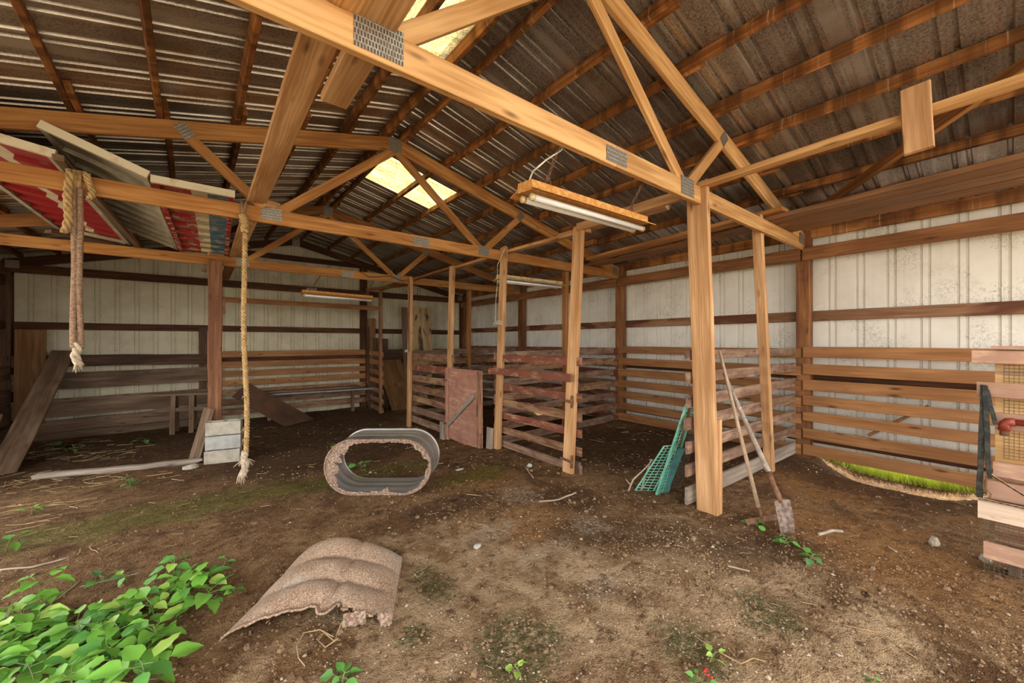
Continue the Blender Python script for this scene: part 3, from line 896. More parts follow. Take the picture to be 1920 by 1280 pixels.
beam('stub', (2.96, 4.37, gz(2.96, 4.37) - 0.02), (2.975, 4.37, 0.24), 0.12, 0.04, M['weathered_grey'], tC, up=(1, 0, 0), seg=2, ragged=0.01)
beam('stub', (3.09, 2.86, gz(3.1, 2.86) - 0.02), (3.09, 2.87, 0.12), 0.10, 0.04, M['weathered'], tC, up=(1, 0, 0), seg=2, ragged=0.01)
# rusty hinge straps on the front post
for z in (0.78, 0.14):
    beam('hinge', (2.985, 2.86, z), (2.99, 3.02, z + 0.01), 0.012, 0.025, M['rust_dark'], tC, seg=1)
    beam('hinge', (2.985, 2.845, z - 0.06), (2.99, 2.845, z + 0.07), 0.02, 0.035, M['rust_dark'], tC, up=(1, 0, 0), seg=1)

rails = []
mm = ['stall_board', 'stall_board_red', 'stall_board', 'stall_board', 'stall_board', 'stall_board_mauve', 'stall_board_mauve']
for k, zt in enumerate((1.20, 0.985, 0.78, 0.585, 0.375, 0.165, -0.03)):
    h = 0.12 + R.uniform(-0.006, 0.006)
    rails.append(((3.05, 5.53, zt - h / 2 + 0.012), (3.045, 7.36, zt - h / 2), 0.024, h, mm[k]))
tE = fence('stall_fence', 'weathered stall fence of seven boards just behind the oval tank', [
    ((3.0, 5.64, -0.26), (3.10, 5.68, 2.69), 0.13, 0.05, 'stall_post'),
    ((2.99, 7.25, -0.30), (3.01, 7.22, 2.71), 0.12, 0.06, 'stall_post')], rails, (3.0, 6.4, -0.2))
beam('stub', (2.94, 5.72, -0.24), (2.94, 5.72, 0.10), 0.12, 0.05, M['weathered_grey'], tE, up=(1, 0, 0), seg=2, ragged=0.01)

rails = []
for k, zt in enumerate((1.20, 0.99, 0.76, 0.55, 0.32, 0.10, -0.10)):
    h = 0.115
    rails.append(((3.03, 8.88, zt - h / 2 - 0.02), (3.0, 9.94, zt - h / 2 + 0.02), 0.024, h, 'wall_board' if k < 4 else 'stall_board'))
fence('stall_fence', 'short slatted stall fence meeting the back wall beside the bench', [
    ((3.0, 8.97, -0.34), (3.0, 8.97, 2.66), 0.10, 0.06, 'rough_post')], rails, (3.0, 9.4, -0.25))

def cross_partition(Y, px, label, z0):
    rails = []
    for k, zt in enumerate((1.34, 1.15, 0.95, 0.74, 0.54, 0.335, 0.13)):
        h = 0.11 + R.uniform(-0.006, 0.006)
        rails.append(((3.10, Y + 0.09, zt - h / 2 + z0), (5.76, Y + 0.085, zt - h / 2 + z0 * 0.5 + R.uniform(-0.015, 0.015)), 0.024, h, 'stall_board' if k % 2 else 'stall_board_mauve'))
    fence('stall_partition', label, [((px, Y + 0.03, gz(px, Y) - 0.03), (px + 0.02, Y + 0.045, 2.56), 0.09, 0.07, 'truss_brown')], rails, (px, Y, gz(px, Y)))
cross_partition(TY[1], 4.46, 'board partition with a slim post crossing to the right wall under the second truss', -0.06)
cross_partition(TY[2], 4.38, 'board partition with a slim post crossing to the right wall under the third truss', -0.10)

# ------------------------------------------------------------------ plywood gate
def build_gate():
    h0, h1 = Vector((2.955, 5.60, -0.14)), Vector((2.90, 4.46, -0.08))
    t = thing('stall_gate', 'faded red plywood gate with a diagonal brace standing ajar in the aisle', 'gate', h0)
    d = (h1 - h0); d.z = 0
    L = d.length
    zt = 1.0
    def pt(s, z, off=0.0):
        n = Vector((-d.y, d.x, 0)).normalized()
        if n.x > 0: n = -n
        p = h0 + d * s + n * off
        return Vector((p.x, p.y, z))
    beam('panel', pt(0, 0.44), pt(1, 0.455), 0.016, 1.13, M['gate_ply'], t, seg=2)
    beam('stile', pt(0.04, -0.10, 0.020), pt(0.04, 1.0, 0.020), 0.022, 0.10, M['gate_ply'], t, up=d, seg=2)
    st_ = beam('stile', pt(0.955, -0.10, 0.020), pt(0.955, 1.01, 0.020), 0.022, 0.10, M['stall_board'], t, up=d, seg=2)
    beam('brace', pt(0.06, 0.08, 0.022), pt(0.84, 0.66, 0.022), 0.022, 0.075, M['weathered_grey'], t, seg=2)
    beam('hinge', pt(-0.06, 0.80, 0.035), pt(0.06, 0.80, 0.035), 0.012, 0.03, M['rust_dark'], t, seg=1)
    beam('hinge', pt(-0.06, 0.10, 0.035), pt(0.06, 0.10, 0.035), 0.012, 0.03, M['rust_dark'], t, seg=1)
    beam('latch', pt(0.93, 0.38, 0.04), pt(0.93, 0.56, 0.04), 0.012, 0.025, M['rust_dark'], st_, up=d, seg=1)
build_gate()

# ------------------------------------------------------------------ oval stock tank lying on its long side
CF = Vector((math.sin(math.radians(36.5)), math.cos(math.radians(36.5)), 0))
CR = Vector((CF.y, -CF.x, 0))
def build_tank():
    zt = max(gz(1.285 + CR.x * u + CF.x * v, 3.72 + CR.y * u + CF.y * v) for u in (-0.3, -0.2, -0.1, 0, 0.1, 0.2, 0.3) for v in (-0.2, -0.1, 0, 0.1, 0.2))
    base = Vector((1.285, 3.72, zt + 0.002))
    t = thing('stock_tank', 'rusted bottomless galvanised oval stock tank lying on its side on the dirt', 'tank', base)
    r, hs = 0.250, 0.235
    n = 72
    def oval(k, rad):
        a = 2 * PI * k / n
        cx = hs if math.cos(a) >= 0 else -hs
        if abs(math.cos(a)) < 1e-6: cx = 0
        return cx + rad * math.cos(a), r + rad * math.sin(a)
    pts = []
    # even spacing along the stadium
    per = 4 * hs + 2 * PI * r
    def stad(q, rad):
        s = (q % 1.0) * (4 * hs + 2 * PI * r)
        if s < 2 * hs: return (-hs + s, r - rad)
        s -= 2 * hs
        if s < PI * r:
            a = -PI / 2 + s / r
            return (hs + rad * math.cos(a), r + rad * math.sin(a))
        s -= PI * r
        if s < 2 * hs: return (hs - s, r + rad)
        s -= 2 * hs
        a = PI / 2 + s / r
        return (-hs + rad * math.cos(a), r + rad * math.sin(a))
    def P(q, rad, dep):
        x, z = stad(q, rad)
        return base + CR * x + CF * dep + Vector((0, 0, z))
    prof = [(-0.205, 0), (-0.19, 0.004), (-0.17, 0), (-0.07, 0), (-0.055, -0.012), (-0.04, 0), (0.02, 0), (0.05, 0), (0.065, -0.012), (0.08, 0), (0.155, 0), (0.17, -0.01), (0.19, -0.004), (0.205, 0.004)]
    V, F = [], []
    for (dep, dr) in prof:
        for k in range(n): V.append(P(k / n, r + dr, dep))
    for j in range(len(prof) - 1):
        for k in range(n):
            k2 = (k + 1) % n
            F.append((j * n + k, j * n + k2, (j + 1) * n + k2, (j + 1) * n + k))
    sh = mesh('shell', V, F, M['galvanised'], t, None, True)
    md = sh.modifiers.new('thick', 'SOLIDIFY'); md.thickness = 0.005
    tube('rim', [P(k / n, r + 0.006, 0.208) for k in range(n)], 0.013, M['galvanised'], t, 8, True)
    tube('bottom_bead', [P(k / n, r + 0.001, -0.205) for k in range(n)], 0.009, M['rust_crust'], t, 6, True)
    # ragged remains of the rusted bottom
    RR = random.Random(4)
    V, F = [], []
    m = 200
    for k in range(m):
        q = k / m
        x, z = stad(q, r)
        left = max(0, min(1, (-x - 0.12) / 0.30)); top = 1.0 if z > r * 1.3 else 0.0
        right = max(0, (x - 0.25) / 0.25)
        dep = 0.014 + 0.095 * left * (0.5 + 0.5 * (z > 0.16)) + 0.014 * top + 0.025 * right
        if z < 0.05 and -0.06 < x < 0.10: dep += 0.04
        dep *= (0.55 + 0.75 * mnoise.noise(Vector((q * 26, 0, 1.7)))) + 0.35 + RR.uniform(-0.12, 0.12)
        dep = max(0.006, dep)
        V.append(P(q, r - 0.001, -0.203))
        V.append(P(q, r - dep * 0.5, -0.204 + RR.uniform(-0.003, 0.003)))
        V.append(P(q, r - dep, -0.202 + RR.uniform(-0.006, 0.006)))
    for k in range(m):
        a, b2 = k * 3, ((k + 1) % m) * 3
        F.append((a, b2, b2 + 1, a + 1)); F.append((a + 1, b2 + 1, b2 + 2, a + 2))
    e = mesh('rusted_bottom_edge', V, F, M['rust_crust'], t)
    md = e.modifiers.new('thick', 'SOLIDIFY'); md.thickness = 0.006
build_tank()

# ------------------------------------------------------------------ fluted rusty sheet on the dirt
def cf(lat, d, z=0.0):
    s, c = math.sin(math.radians(37.5)), math.cos(math.radians(37.5))
    return Vector((d * s + lat * c, d * c - lat * s, z))
def build_fluted():
    c = cf(-1.0, 2.1)
    t = thing('fluted_metal_sheet', 'arched rusty fluted metal sheet with a torn edge lying in the foreground', 'metal sheet', (c.x, c.y, gz(c.x, c.y)))
    BL, BRt, TRt, TL = (-1.41, 1.80), (-0.60, 1.92), (-0.72, 2.52), (-1.38, 2.50)
    nu, nv = 72, 60
    V, F = [], []
    RR = random.Random(8)
    for j in range(nv + 1):
        v = j / nv
        for i in range(nu + 1):
            u = i / nu
            lat = (BL[0] * (1 - u) + BRt[0] * u) * (1 - v) + (TL[0] * (1 - u) + TRt[0] * u) * v
            d = (BL[1] * (1 - u) + BRt[1] * u) * (1 - v) + (TL[1] * (1 - u) + TRt[1] * u) * v
            rag = (0.045 * mnoise.noise(Vector((u * 9, 3, 0))) + 0.02 * mnoise.noise(Vector((u * 31, 5, 0)))) + 0.02
            if 0.60 < u < 0.68: rag += 0.07 * (1 - abs(u - 0.64) / 0.04)
            d += rag * (1 - v) ** 3
            arch = max(0.0, math.sin(PI * min(1, u ** 0.85))) ** 0.75
            if u > 0.9: arch *= 1.0
            sc2 = 0.105 + 0.045 * v
            z = sc2 * arch
            z += 0.034 * abs(math.sin(PI * (v - 0.06) / 0.315)) ** 0.7 * arch
            z -= 0.022 * math.exp(-abs(u - 0.62 + 0.03 * (1 - v)) / 0.035)
            z += 0.006 * (v - 0.5) + 0.003 * mnoise.noise(Vector((u * 7, v * 7, 9)))
            z -= 0.035 * max(0, (v - 0.9) / 0.1) ** 2 * arch
            p = cf(lat, d)
            V.append((p.x, p.y, gz(p.x, p.y) + z - 0.006))
    for j in range(nv):
        for i in range(nu):
            a = j * (nu + 1) + i
            # tear-outs along the near edge
            if j < 4 and 0.66 < i / nu < 0.90 and j < 2 + 2 * math.sin(i * 1.1): continue
            F.append((a, a + 1, a + nu + 2, a + nu + 1))
    o = mesh('sheet', V, F, M['fluted_rust'], t, None, True)
    md = o.modifiers.new('thick', 'SOLIDIFY'); md.thickness = 0.010; md.offset = -1
    # broken flap under the torn edge
    p0, p1 = cf(-0.84, 1.905), cf(-0.74, 1.93)
    fl = beam('torn_flap', (p0.x, p0.y, 0.035), (p1.x, p1.y, 0.04), 0.008, 0.06, M['rust_crust'], t, up=(0.25, 0.3, 1), seg=6, jit=0.008, ragged=0.01)
    p0, p1 = cf(-0.665, 1.915), cf(-0.61, 1.93)
    beam('torn_flap', (p0.x, p0.y, 0.03), (p1.x, p1.y, 0.035), 0.008, 0.06, M['rust_crust'], t, up=(0.25, 0.3, 1), seg=5, jit=0.006, ragged=0.01)
build_fluted()

# ------------------------------------------------------------------ ropes
def strand_rope(p_top, p_bot, r, turns, n=3, sag=0.0, seed=0, wob=0.012, rs=None):
    R = random.Random(seed)
    p0, p1 = Vector(p_top), Vector(p_bot)
    parts = []
    steps = int(turns * 9)
    for k in range(n):
        pts = []
        for i in range(steps + 1):
            t = i / steps
            c = p0.lerp(p1, t)
            c += Vector((wob * math.sin(t * 7 + seed) * t, wob * math.cos(t * 5 + seed) * t, 0))
            a = 2 * PI * (turns * t + k / n)
            pts.append(c + Vector((math.cos(a), math.sin(a), 0)) * r * 0.62)
        parts.append(tube_data(pts, r * 0.62, 5))
    return merge(parts)

def fray(p, n, length, spread, r, seed):
    R = random.Random(seed)
    parts = []
    for _ in range(n):
        a = R.uniform(0, 6.28); s = R.uniform(0.2, 1) * spread
        q = Vector(p)
        L = length * R.uniform(0.5, 1)
        pts = [q, q + Vector((math.cos(a) * s * 0.5, math.sin(a) * s * 0.5, -L * 0.4)), q + Vector((math.cos(a) * s, math.sin(a) * s, -L + R.uniform(0, 0.02)))]
        parts.append(tube_data(pts, [r, r, r * 0.4], 4))
    return merge(parts)

def knot(c, r, w, h, d, turns, seed):
    """turns of cord around a beam section centred at c with outer size w (y) x h (z)"""
    parts = []
    R = random.Random(seed)
    for k in range(turns):
        x = c[0] + (k - turns / 2) * r * 1.7
        j = [R.uniform(-0.01, 0.01) for _ in range(8)]
        pts = [(x + j[0], c[1] - w, c[2] - h), (x + j[1], c[1] - w - 0.006, c[2]), (x + j[2], c[1] - w, c[2] + h), (x + j[3], c[1], c[2] + h + 0.008),
               (x + j[4], c[1] + w, c[2] + h), (x + j[5], c[1] + w + 0.006, c[2]), (x + j[6], c[1] + w, c[2] - h), (x + j[7], c[1], c[2] - h - 0.008)]
        parts.append(tube_data(pts, r, 6, True))
    return merge(parts)

def build_ropes():
    Y = 4.36 - 0.05
    t = thing('hanging_rope', 'long golden braided rope hanging almost to the dirt from the second truss', 'rope', (0.19, Y, 2.57))
    V, F = strand_rope((0.19, Y, 2.60), (0.19, Y - 0.02, 0.40), 0.019, 26, 3, seed=2, wob=0.02)
    mesh('cord', V, F, M['rope_gold'], t, None, True)
    V, F = strand_rope((0.19, Y - 0.02, 0.42), (0.18, Y - 0.03, 0.20), 0.026, 2, 3, seed=3)
    mesh('loose_end', V, F, M['rope_pale'], t, None, True)
    V, F = merge([fray((0.19, Y - 0.02, 0.36), 26, 0.10, 0.09, 0.004, 1), fray((0.165, Y - 0.03, 0.26), 26, 0.15, 0.04, 0.007, 2)])
    mesh('frayed_end', V, F, M['rope_pale'], t, None, True)
    V, F = knot((0.19, 4.36, 2.64), 0.012, 0.034, 0.085, 0, 2, 3)
    mesh('knot', V, F, M['rope_brown'], t, None, True)
    V, F = merge([strand_rope((0.175, Y - 0.01, 2.60), (0.20, Y - 0.01, 2.44), 0.030, 2, 3, seed=5), fray((0.21, Y - 0.01, 2.56), 14, 0.06, 0.08, 0.003, 9)])
    mesh('knot', V, F, M['rope_gold'], t, None, True)
    V, F = merge([fray((0.19, Y - 0.01, z), 7, 0.09, 0.045, 0.0022, int(z * 100)) for z in (2.35, 2.2, 2.05, 1.9, 1.75, 1.6, 1.45, 1.35, 1.2, 1.1, 0.95, 0.8, 0.65, 0.55)])
    mesh('loose_fibre', V, F, M['rope_gold'], t, None, True)
    x = -0.855
    t = thing('hanging_rope', 'doubled brown rope hanging from the second truss in front of the painted panels', 'rope', (x, Y, 2.57))
    for s in (-1, 1):
        V, F = strand_rope((x + s * 0.017, Y, 2.60), (x + s * 0.014, Y, 1.38), 0.016, 30, 3, seed=6 + s, wob=0.006)
        mesh('cord', V, F, M['rope_brown'], t, None, True)
    V, F = merge([strand_rope((x, Y, 1.42), (x, Y, 1.25), 0.024, 1, 3, seed=7), fray((x, Y, 1.28), 18, 0.10, 0.03, 0.006, 12)])
    mesh('frayed_end', V, F, M['rope_pale'], t, None, True)
    V, F = merge([knot((x, 4.36, 2.64), 0.016, 0.036, 0.085, 0, 3, 8), strand_rope((x - 0.03, Y - 0.02, 2.70), (x - 0.055, Y - 0.03, 2.24), 0.022, 3, 3, seed=9),
                  strand_rope((x + 0.05, Y - 0.01, 2.72), (x + 0.085, Y - 0.015, 2.52), 0.020, 2, 3, seed=10)])
    mesh('knot', V, F, M['rope_gold'], t, None, True)
build_ropes()

# ------------------------------------------------------------------ old painted panels stored on the trusses
def painted_panel(label, p_left, p_right, y1, zfar, mats, nb=8):
    """near edge from p_left to p_right, running back to y1"""
    p0, p1 = Vector(p_left), Vector(p_right)
    L = y1 - p0.y
    xl = Vector((-0.02, L, zfar)).normalized()
    yl = (p1 - p0)
    Wd = yl.length
    yl.normalize()
    zl = yl.cross(xl) * -1
    zl = xl.cross(yl); 
    if zl.z < 0: zl = -zl
    # right-handed: x(len), y(across) , z = x × y points down ; keep y across from right to left
    m = Matrix((xl, yl, xl.cross(yl))).transposed().to_4x4()
    m.translation = p0
    t = thing('painted_panel', label, 'door panel', p0)
    field, stile, edge = mats
    # note local z (= x cross y) points DOWN, so the visible underside is +z
    def bx(name, x0, x1, y0, y1_, z0, z1, mat, tilt=0.0):
        V = []
        for x in (x0, x1):
            for (y, z) in ((y0, z0), (y1_, z0), (y1_, z1), (y0, z1)):
                V.append((x, y, z + (tilt if x == x1 else -tilt)))
        F = [(0, 1, 2, 3), (7, 6, 5, 4), (0, 4, 5, 1), (1, 5, 6, 2), (2, 6, 7, 3), (3, 7, 4, 0)]
        mesh(name, V, F, mat, t, m)
    LL = L
    n = nb
    bx('top_rail', 0.0, 0.03, 0, Wd, -0.03, 0.03, edge)
    bx('bottom_rail', LL - 0.03, LL, 0, Wd, -0.03, 0.024, edge)
    bx('stile', 0.03, LL - 0.03, 0.0, 0.045, -0.028, 0.026, stile)
    bx('stile', 0.03, LL - 0.03, Wd - 0.045, Wd, -0.028, 0.026, stile)
    step = (LL - 0.06) / n
    for k in range(n):
        bx('board', 0.03 + k * step, 0.03 + (k + 1) * step - 0.004, 0.045, Wd - 0.045, -0.034, 0.004, field, -0.018)
    return t

painted_panel('rightmost stored panel with flaking red white and blue stripes on the trusses', (-0.445, 4.27, 2.765), (0.115, 4.27, 2.765), 7.42, -0.02, (M['shutter_stripes'], M['paint_stile_red'], M['paint_cream']), 9)
painted_panel('tilted grey white stored panel between the red and the striped panel', (-1.03, 4.25, 3.00), (-0.455, 4.25, 2.785), 7.40, 0.0, (M['paint_grey'], M['paint_grey'], M['paint_cream']), 9)
painted_panel('deep red stored panel with a white stripe at the left edge', (-1.62, 4.24, 2.90), (-0.95, 4.24, 2.80), 7.38, -0.02, (M['shutter_red'], M['paint_grey'], M['paint_cream']), 9)
o = beam('stored_batten', (-0.93, 4.22, 2.77), (-0.88, 7.40, 2.74), 0.06, 0.045, M['weathered'], seg=3)
tag(o, 'weathered batten lying between the red and grey stored panels', 'batten')
o = beam('stored_batten', (-1.60, 6.9, 2.73), (-0.95, 7.5, 2.73), 0.10, 0.036, M['weathered'], seg=3)
tag(o, 'weathered plank lying slantwise under the red stored panel', 'plank')

# ------------------------------------------------------------------ hanging tube lamps
def chain_data(p0, p1, link=0.03, r=0.0035):
    p0, p1 = Vector(p0), Vector(p1)
    L = (p1 - p0).length
    n = max(2, int(L / (link * 0.75)))
    d = (p1 - p0).normalized()
    ref = Vector((1, 0, 0)) if abs(d.x) < 0.9 else Vector((0, 1, 0))
    a = d.cross(ref).normalized(); b = d.cross(a)
    parts = []
    for i in range(n):
        c = p0 + d * (L * (i + 0.5) / n)
        s = a if i % 2 else b
        pts = [c + d * (math.sin(q) * link * 0.5) + s * (math.cos(q) * link * 0.28) for q in [2 * PI * k / 8 for k in range(8)]]
        parts.append(tube_data(pts, r, 4, True))
    return merge(parts)

def lamp(label, xa, xb, Y, za, zb, body, hang, hy, tilt=0.0):
    p0 = Vector((xa, Y, za)); p1 = Vector((xb, Y, zb))
    t = thing('tube_lamp', label, 'lamp', (p0 + p1) / 2)
    fm = frame(p0, p1) @ Matrix.Rotation(tilt, 4, 'X')
    L = (p1 - p0).length
    sec = [(-0.135, -0.012), (-0.065, 0.015), (-0.06, 0.055), (0.06, 0.055), (0.065, 0.015), (0.135, -0.012)]
    V, F = [], []
    for x in (0, L * 0.33, L * 0.66, L):
        for (y, z) in sec: V.append((x, y, z))
    for j in range(3):
        for i in range(5):
            a = j * 6 + i
            F.append((a, a + 1, a + 7, a + 6))
    o = mesh('reflector', V, F, M[body], t, fm)
    md = o.modifiers.new('thick', 'SOLIDIFY'); md.thickness = 0.006
    V, F = merge([xf(beam_mesh(L - 0.004, 0.128, 0.012, 0.002, 1, 0), Matrix.Translation((0.002, 0, 0.010)))])
    mesh('channel', V, F, M[body], t, fm)
    for x in (0.0, L - 0.006):
        V, F = [(x, y, z) for (y, z) in sec] + [(x + 0.006, y, z) for (y, z) in sec], None
        F = [(1, 2, 3, 4), (10, 9, 8, 7), (1, 7, 8, 2), (2, 8, 9, 3), (3, 9, 10, 4), (4, 10, 7, 1)]
        mesh('end_cap', V, F, M[body], t, fm)
    for s in (-1, 1):
        tb = mesh('glass_tube', *tube_data([(0.035, s * 0.042, -0.030), (L - 0.035, s * 0.042, -0.030)], 0.0185, 12), M['tube_glass'], t, fm, True)
        for x in (0.018, L - 0.040):
            W2 = tube_data([(x, s * 0.042, -0.030), (x + 0.022, s * 0.042, -0.030)], 0.021, 10)
            c = mesh('tube_socket', *W2, M['fixture_cream'], tb, fm, True)
    for (s, ztop, dx) in hang:
        q = fm @ Vector((L * s, 0, 0.06))
        top = Vector((q.x + dx, hy, ztop))
        ap = Vector((q.x + dx * 0.2, q.y, q.z + 0.07))
        V, F = merge([chain_data(top, ap), chain_data(ap, fm @ Vector((L * s - 0.035, 0, 0.062))), chain_data(ap, fm @ Vector((L * s + 0.035, 0, 0.062)))])
        mesh('chain', V, F, M['rust_dark'], t, None, True)
    return t, fm, L

tl, fm, L = lamp('nearest rusty orange twin tube lamp hanging from chains behind the first truss', 1.41, 2.55, 1.72, 2.30, 2.312, 'rust_orange', ((0.16, 2.60, 0.0), (0.90, 2.60, 0.0)), 1.605, tilt=0.10)
tube('cord', [(1.43, 1.71, 2.35), (1.45, 1.69, 2.42), (1.53, 1.66, 2.50), (1.62, 1.63, 2.57), (1.64, 1.606, 2.63)], 0.005, M['wire_white'], tl, 6)
lamp('cream tube lamp hanging behind the second truss over the middle pens', 3.21, 4.45, 4.50, 2.335, 2.345, 'fixture_cream', ((0.12, 2.60, 0.0), (0.92, 2.60, 0.0)), 4.385)
lamp('rusty tube lamp hanging at the back in front of the bench', 1.13, 2.31, 7.40, 2.255, 2.235, 'rust_orange', ((0.12, 2.60, 0.14), (0.92, 2.60, 0.10)), 7.275)

# ------------------------------------------------------------------ rough post, blocks and things around them
o = thing('rough_post', 'thick rough brown post under the third truss behind the concrete blocks', 'post', (-0.045, 7.12, gz(-0.05, 7.1)))
tm_ = beam('timber', (-0.045, 7.14, gz(0, 7.1) - 0.1), (-0.045, 7.14, 2.60), 0.17, 0.15, M['rough_post'], o, up=(0, 1, 0), bev=0.012, seg=10, jit=0.006)
beam('cleat', (-0.20, 7.10, 2.46), (-0.14, 7.10, 2.46), 0.03, 0.04, M['rust_dark'], tm_)
beam('cleat', (0.05, 7.09, 1.84), (0.05, 7.09, 2.05), 0.05, 0.035, M['rust_dark'], tm_, up=(0, 1, 0))
zb = gz(0.05, 6.68) - 0.01
for k, (m, lb, dx) in enumerate((('concrete', 'lowest mossy concrete block of the stack before the rough post', 0.0), ('concrete_grey', 'grey middle concrete block of the stack before the rough post', 0.01), ('concrete', 'topmost concrete block of the stack before the rough post', 0.012))):
    c = thing('concrete_block', lb, 'block', (0.05 + dx, 6.70 + 0.03 * k, zb + k * 0.188))
    ca = math.radians(-10)
    mm_ = Matrix.Translation((0.05 + dx, 6.70 + 0.05 * k, zb + k * 0.188)) @ Matrix.Rotation(ca, 4, 'Z')
    parts = [xf(beam_mesh(0.40, 0.04, 0.184, 0.006, 3, 0.002), Matrix.Translation((-0.20, s * 0.075, 0.092))) for s in (-1, 1)]
    parts += [xf(beam_mesh(0.11, 0.035, 0.183, 0.004, 1, 0), Matrix.Translation((x, 0.055, 0.092)) @ Matrix.Rotation(-PI / 2, 4, 'Z')) for x in (-0.18, 0.0, 0.18)]
    V, F = merge(parts)
    mesh('body', V, F, M[m], c, mm_)
def rock(name, loc, size, mat, seed, label=None, cat=None, group=None):
    R = random.Random(seed)
    V, F = [], []
    n, mrow = 9, 6
    for j in range(mrow + 1):
        th = PI * j / mrow
        for k in range(n):
            ph = 2 * PI * k / n
            d = Vector((math.sin(th) * math.cos(ph), math.sin(th) * math.sin(ph), math.cos(th)))
            q = 1 + 0.35 * mnoise.noise(d * 1.7 + Vector((seed, 0, 0)))
            V.append(Vector(loc) + Vector((d.x * size[0], d.y * size[1], d.z * size[2])) * q)
    for j in range(mrow):
        for k in range(n):
            k2 = (k + 1) % n
            F.append((j * n + k, (j + 1) * n + k, (j + 1) * n + k2, j * n + k2))
    o = mesh(name, V, F, mat, None, None, False)
    if label: tag(o, label, cat, group)
    return o
rock('stone', (-0.30, 6.55, gz(-0.3, 6.55) + 0.015), (0.10, 0.06, 0.035), M['concrete'], 3, 'flat pale stone lying left of the concrete blocks', 'stone')
o = beam('leaning_board', (-0.28, 6.95, gz(-0.2, 6.9) - 0.01), (-0.11, 7.03, 0.46), 0.03, 0.13, M['weathered'], up=(1, -0.2, 0), seg=3, ragged=0.01)
tag(o, 'short weathered board leaning on the left side of the rough post', 'board')
o = beam('fallen_beam', (-1.78, 7.20, gz(-1.78, 7.2) + 0.035), (-0.20, 6.80, gz(-0.2, 6.8) + 0.03), 0.10, 0.065, M['weathered_grey'], seg=8, jit=0.010, ragged=0.05, bev=0.015)
tag(o, 'long grey splintered beam lying on the dirt left of the blocks', 'beam')
o = beam('leaning_plank', (-2.20, 7.75, gz(-2.2, 7.75) - 0.02), (-2.10, 9.80, 1.26), 0.045, 0.27, M['weathered'], up=(1, 0, 0.0), seg=8, jit=0.012, ragged=0.02, bev=0.012)
tag(o, 'heavy weathered plank leaning up against the back wall at the far left', 'plank')
o = beam('plywood_sheet', (-2.49, 9.87, 0.05), (-2.485, 9.92, 1.63), 0.018, 0.34, M['ply_brown'], up=(1, 0, 0), seg=2, jit=0)
tag(o, 'narrow brown plywood sheet standing in the left back corner', 'plywood')
o = beam('stake', (-2.48, 8.05, -0.26), (-2.56, 9.0, 0.35), 0.04, 0.09, M['weathered_grey'], up=(1, 0, 0), seg=3)
tag(o, 'short grey stake leaning at the left wall beside the heavy plank', 'stake')

def build_rack():
    t = thing('wooden_rack', 'low weathered wooden rack standing by the back wall left of the rough post', 'rack', (-0.55, 9.3, gz(-0.55, 9.3)))
    beam('rail', (-0.92, 9.28, 0.47), (-0.10, 9.28, 0.45), 0.10, 0.045, M['weathered'], t, seg=4, jit=0.004)
    beam('rail', (-0.90, 9.24, 0.20), (-0.12, 9.24, 0.165), 0.035, 0.07, M['weathered'], t, seg=3)
    for x in (-0.67, -0.41):
        beam('leg', (x, 9.20, gz(x, 9.2) - 0.02), (x + 0.01, 9.26, 0.45), 0.075, 0.045, M['weathered'], t, up=(0, 1, 0), seg=3, jit=0.004)
        beam('leg', (x + 0.05, 9.50, gz(x, 9.5) - 0.02), (x + 0.04, 9.33, 0.45), 0.065, 0.045, M['dark_wood'], t, up=(0, 1, 0), seg=3)
build_rack()

def slab(name, corners, th, mat, label, cat):
    a, b, c, d = [Vector(p) for p in corners]
    n = (b - a).cross(d - a).normalized() * th
    nu, nv = 8, 4
    V, F = [], []
    for s in (0, 1):
        for j in range(nv + 1):
            for i in range(nu + 1):
                u, v = i / nu, j / nv
                p = a.lerp(b, u).lerp(d.lerp(c, u), v)
                V.append(p + n * s)
    w = nu + 1
    off = w * (nv + 1)
    for j in range(nv):
        for i in range(nu):
            q = j * w + i
            F.append((q, q + w, q + w + 1, q + 1)); F.append((off + q, off + q + 1, off + q + w + 1, off + q + w))
    for i in range(nu):
        F.append((i, i + 1, off + i + 1, off + i)); q = nv * w + i; F.append((q + 1, q, off + q, off + q + 1))
    for j in range(nv):
        q = j * w; F.append((q + w, q, off + q, off + q + w)); q = j * w + nu; F.append((q, q + w, off + q + w, off + q))
    return tag(mesh(name, V, F, mat), label, cat)
slab('rusty_sheet', [(0.20, 9.15, 0.36), (1.02, 8.60, -0.235), (1.62, 9.0, -0.225), (0.46, 9.38, 0.60)], 0.012, M['rust_sheet'], 'dark rusty sheet leaning down to the dirt right of the golden rope', 'metal sheet')
def build_bench():
    t = thing('plank_bench', 'low bench of a bluish plank and a brown plank before the back boards', 'bench', (2.0, 9.6, 0.0))
    beam('plank', (0.75, 9.62, 0.305), (3.10, 9.50, 0.285), 0.20, 0.035, M['blue_plank'], t, seg=5)
    beam('plank', (0.70, 9.70, 0.345), (2.72, 9.60, 0.34), 0.18, 0.04, M['loft_plank'], t, seg=6, jit=0.006, ragged=0.03)
    for x in (0.85, 2.55):
        beam('leg', (x, 9.62, -0.25), (x, 9.62, 0.29), 0.06, 0.10, M['weathered'], t, up=(0, 1, 0), seg=2)
build_bench()
o = beam('overhead_bar', (-0.0, 8.92, 2.215), (2.98, 8.93, 2.195), 0.04, 0.095, M['truss_brown'], seg=6, jit=0.003)
tag(o, 'long pine bar crossing from the rough post to the back stall post', 'rail')
o = beam('overhead_bar', (2.70, 9.02, 2.62), (3.42, 7.75, 2.68), 0.03, 0.07, M['truss_brown'], seg=3)
tag(o, 'thin slanting batten at the top of the back stall post', 'batten')

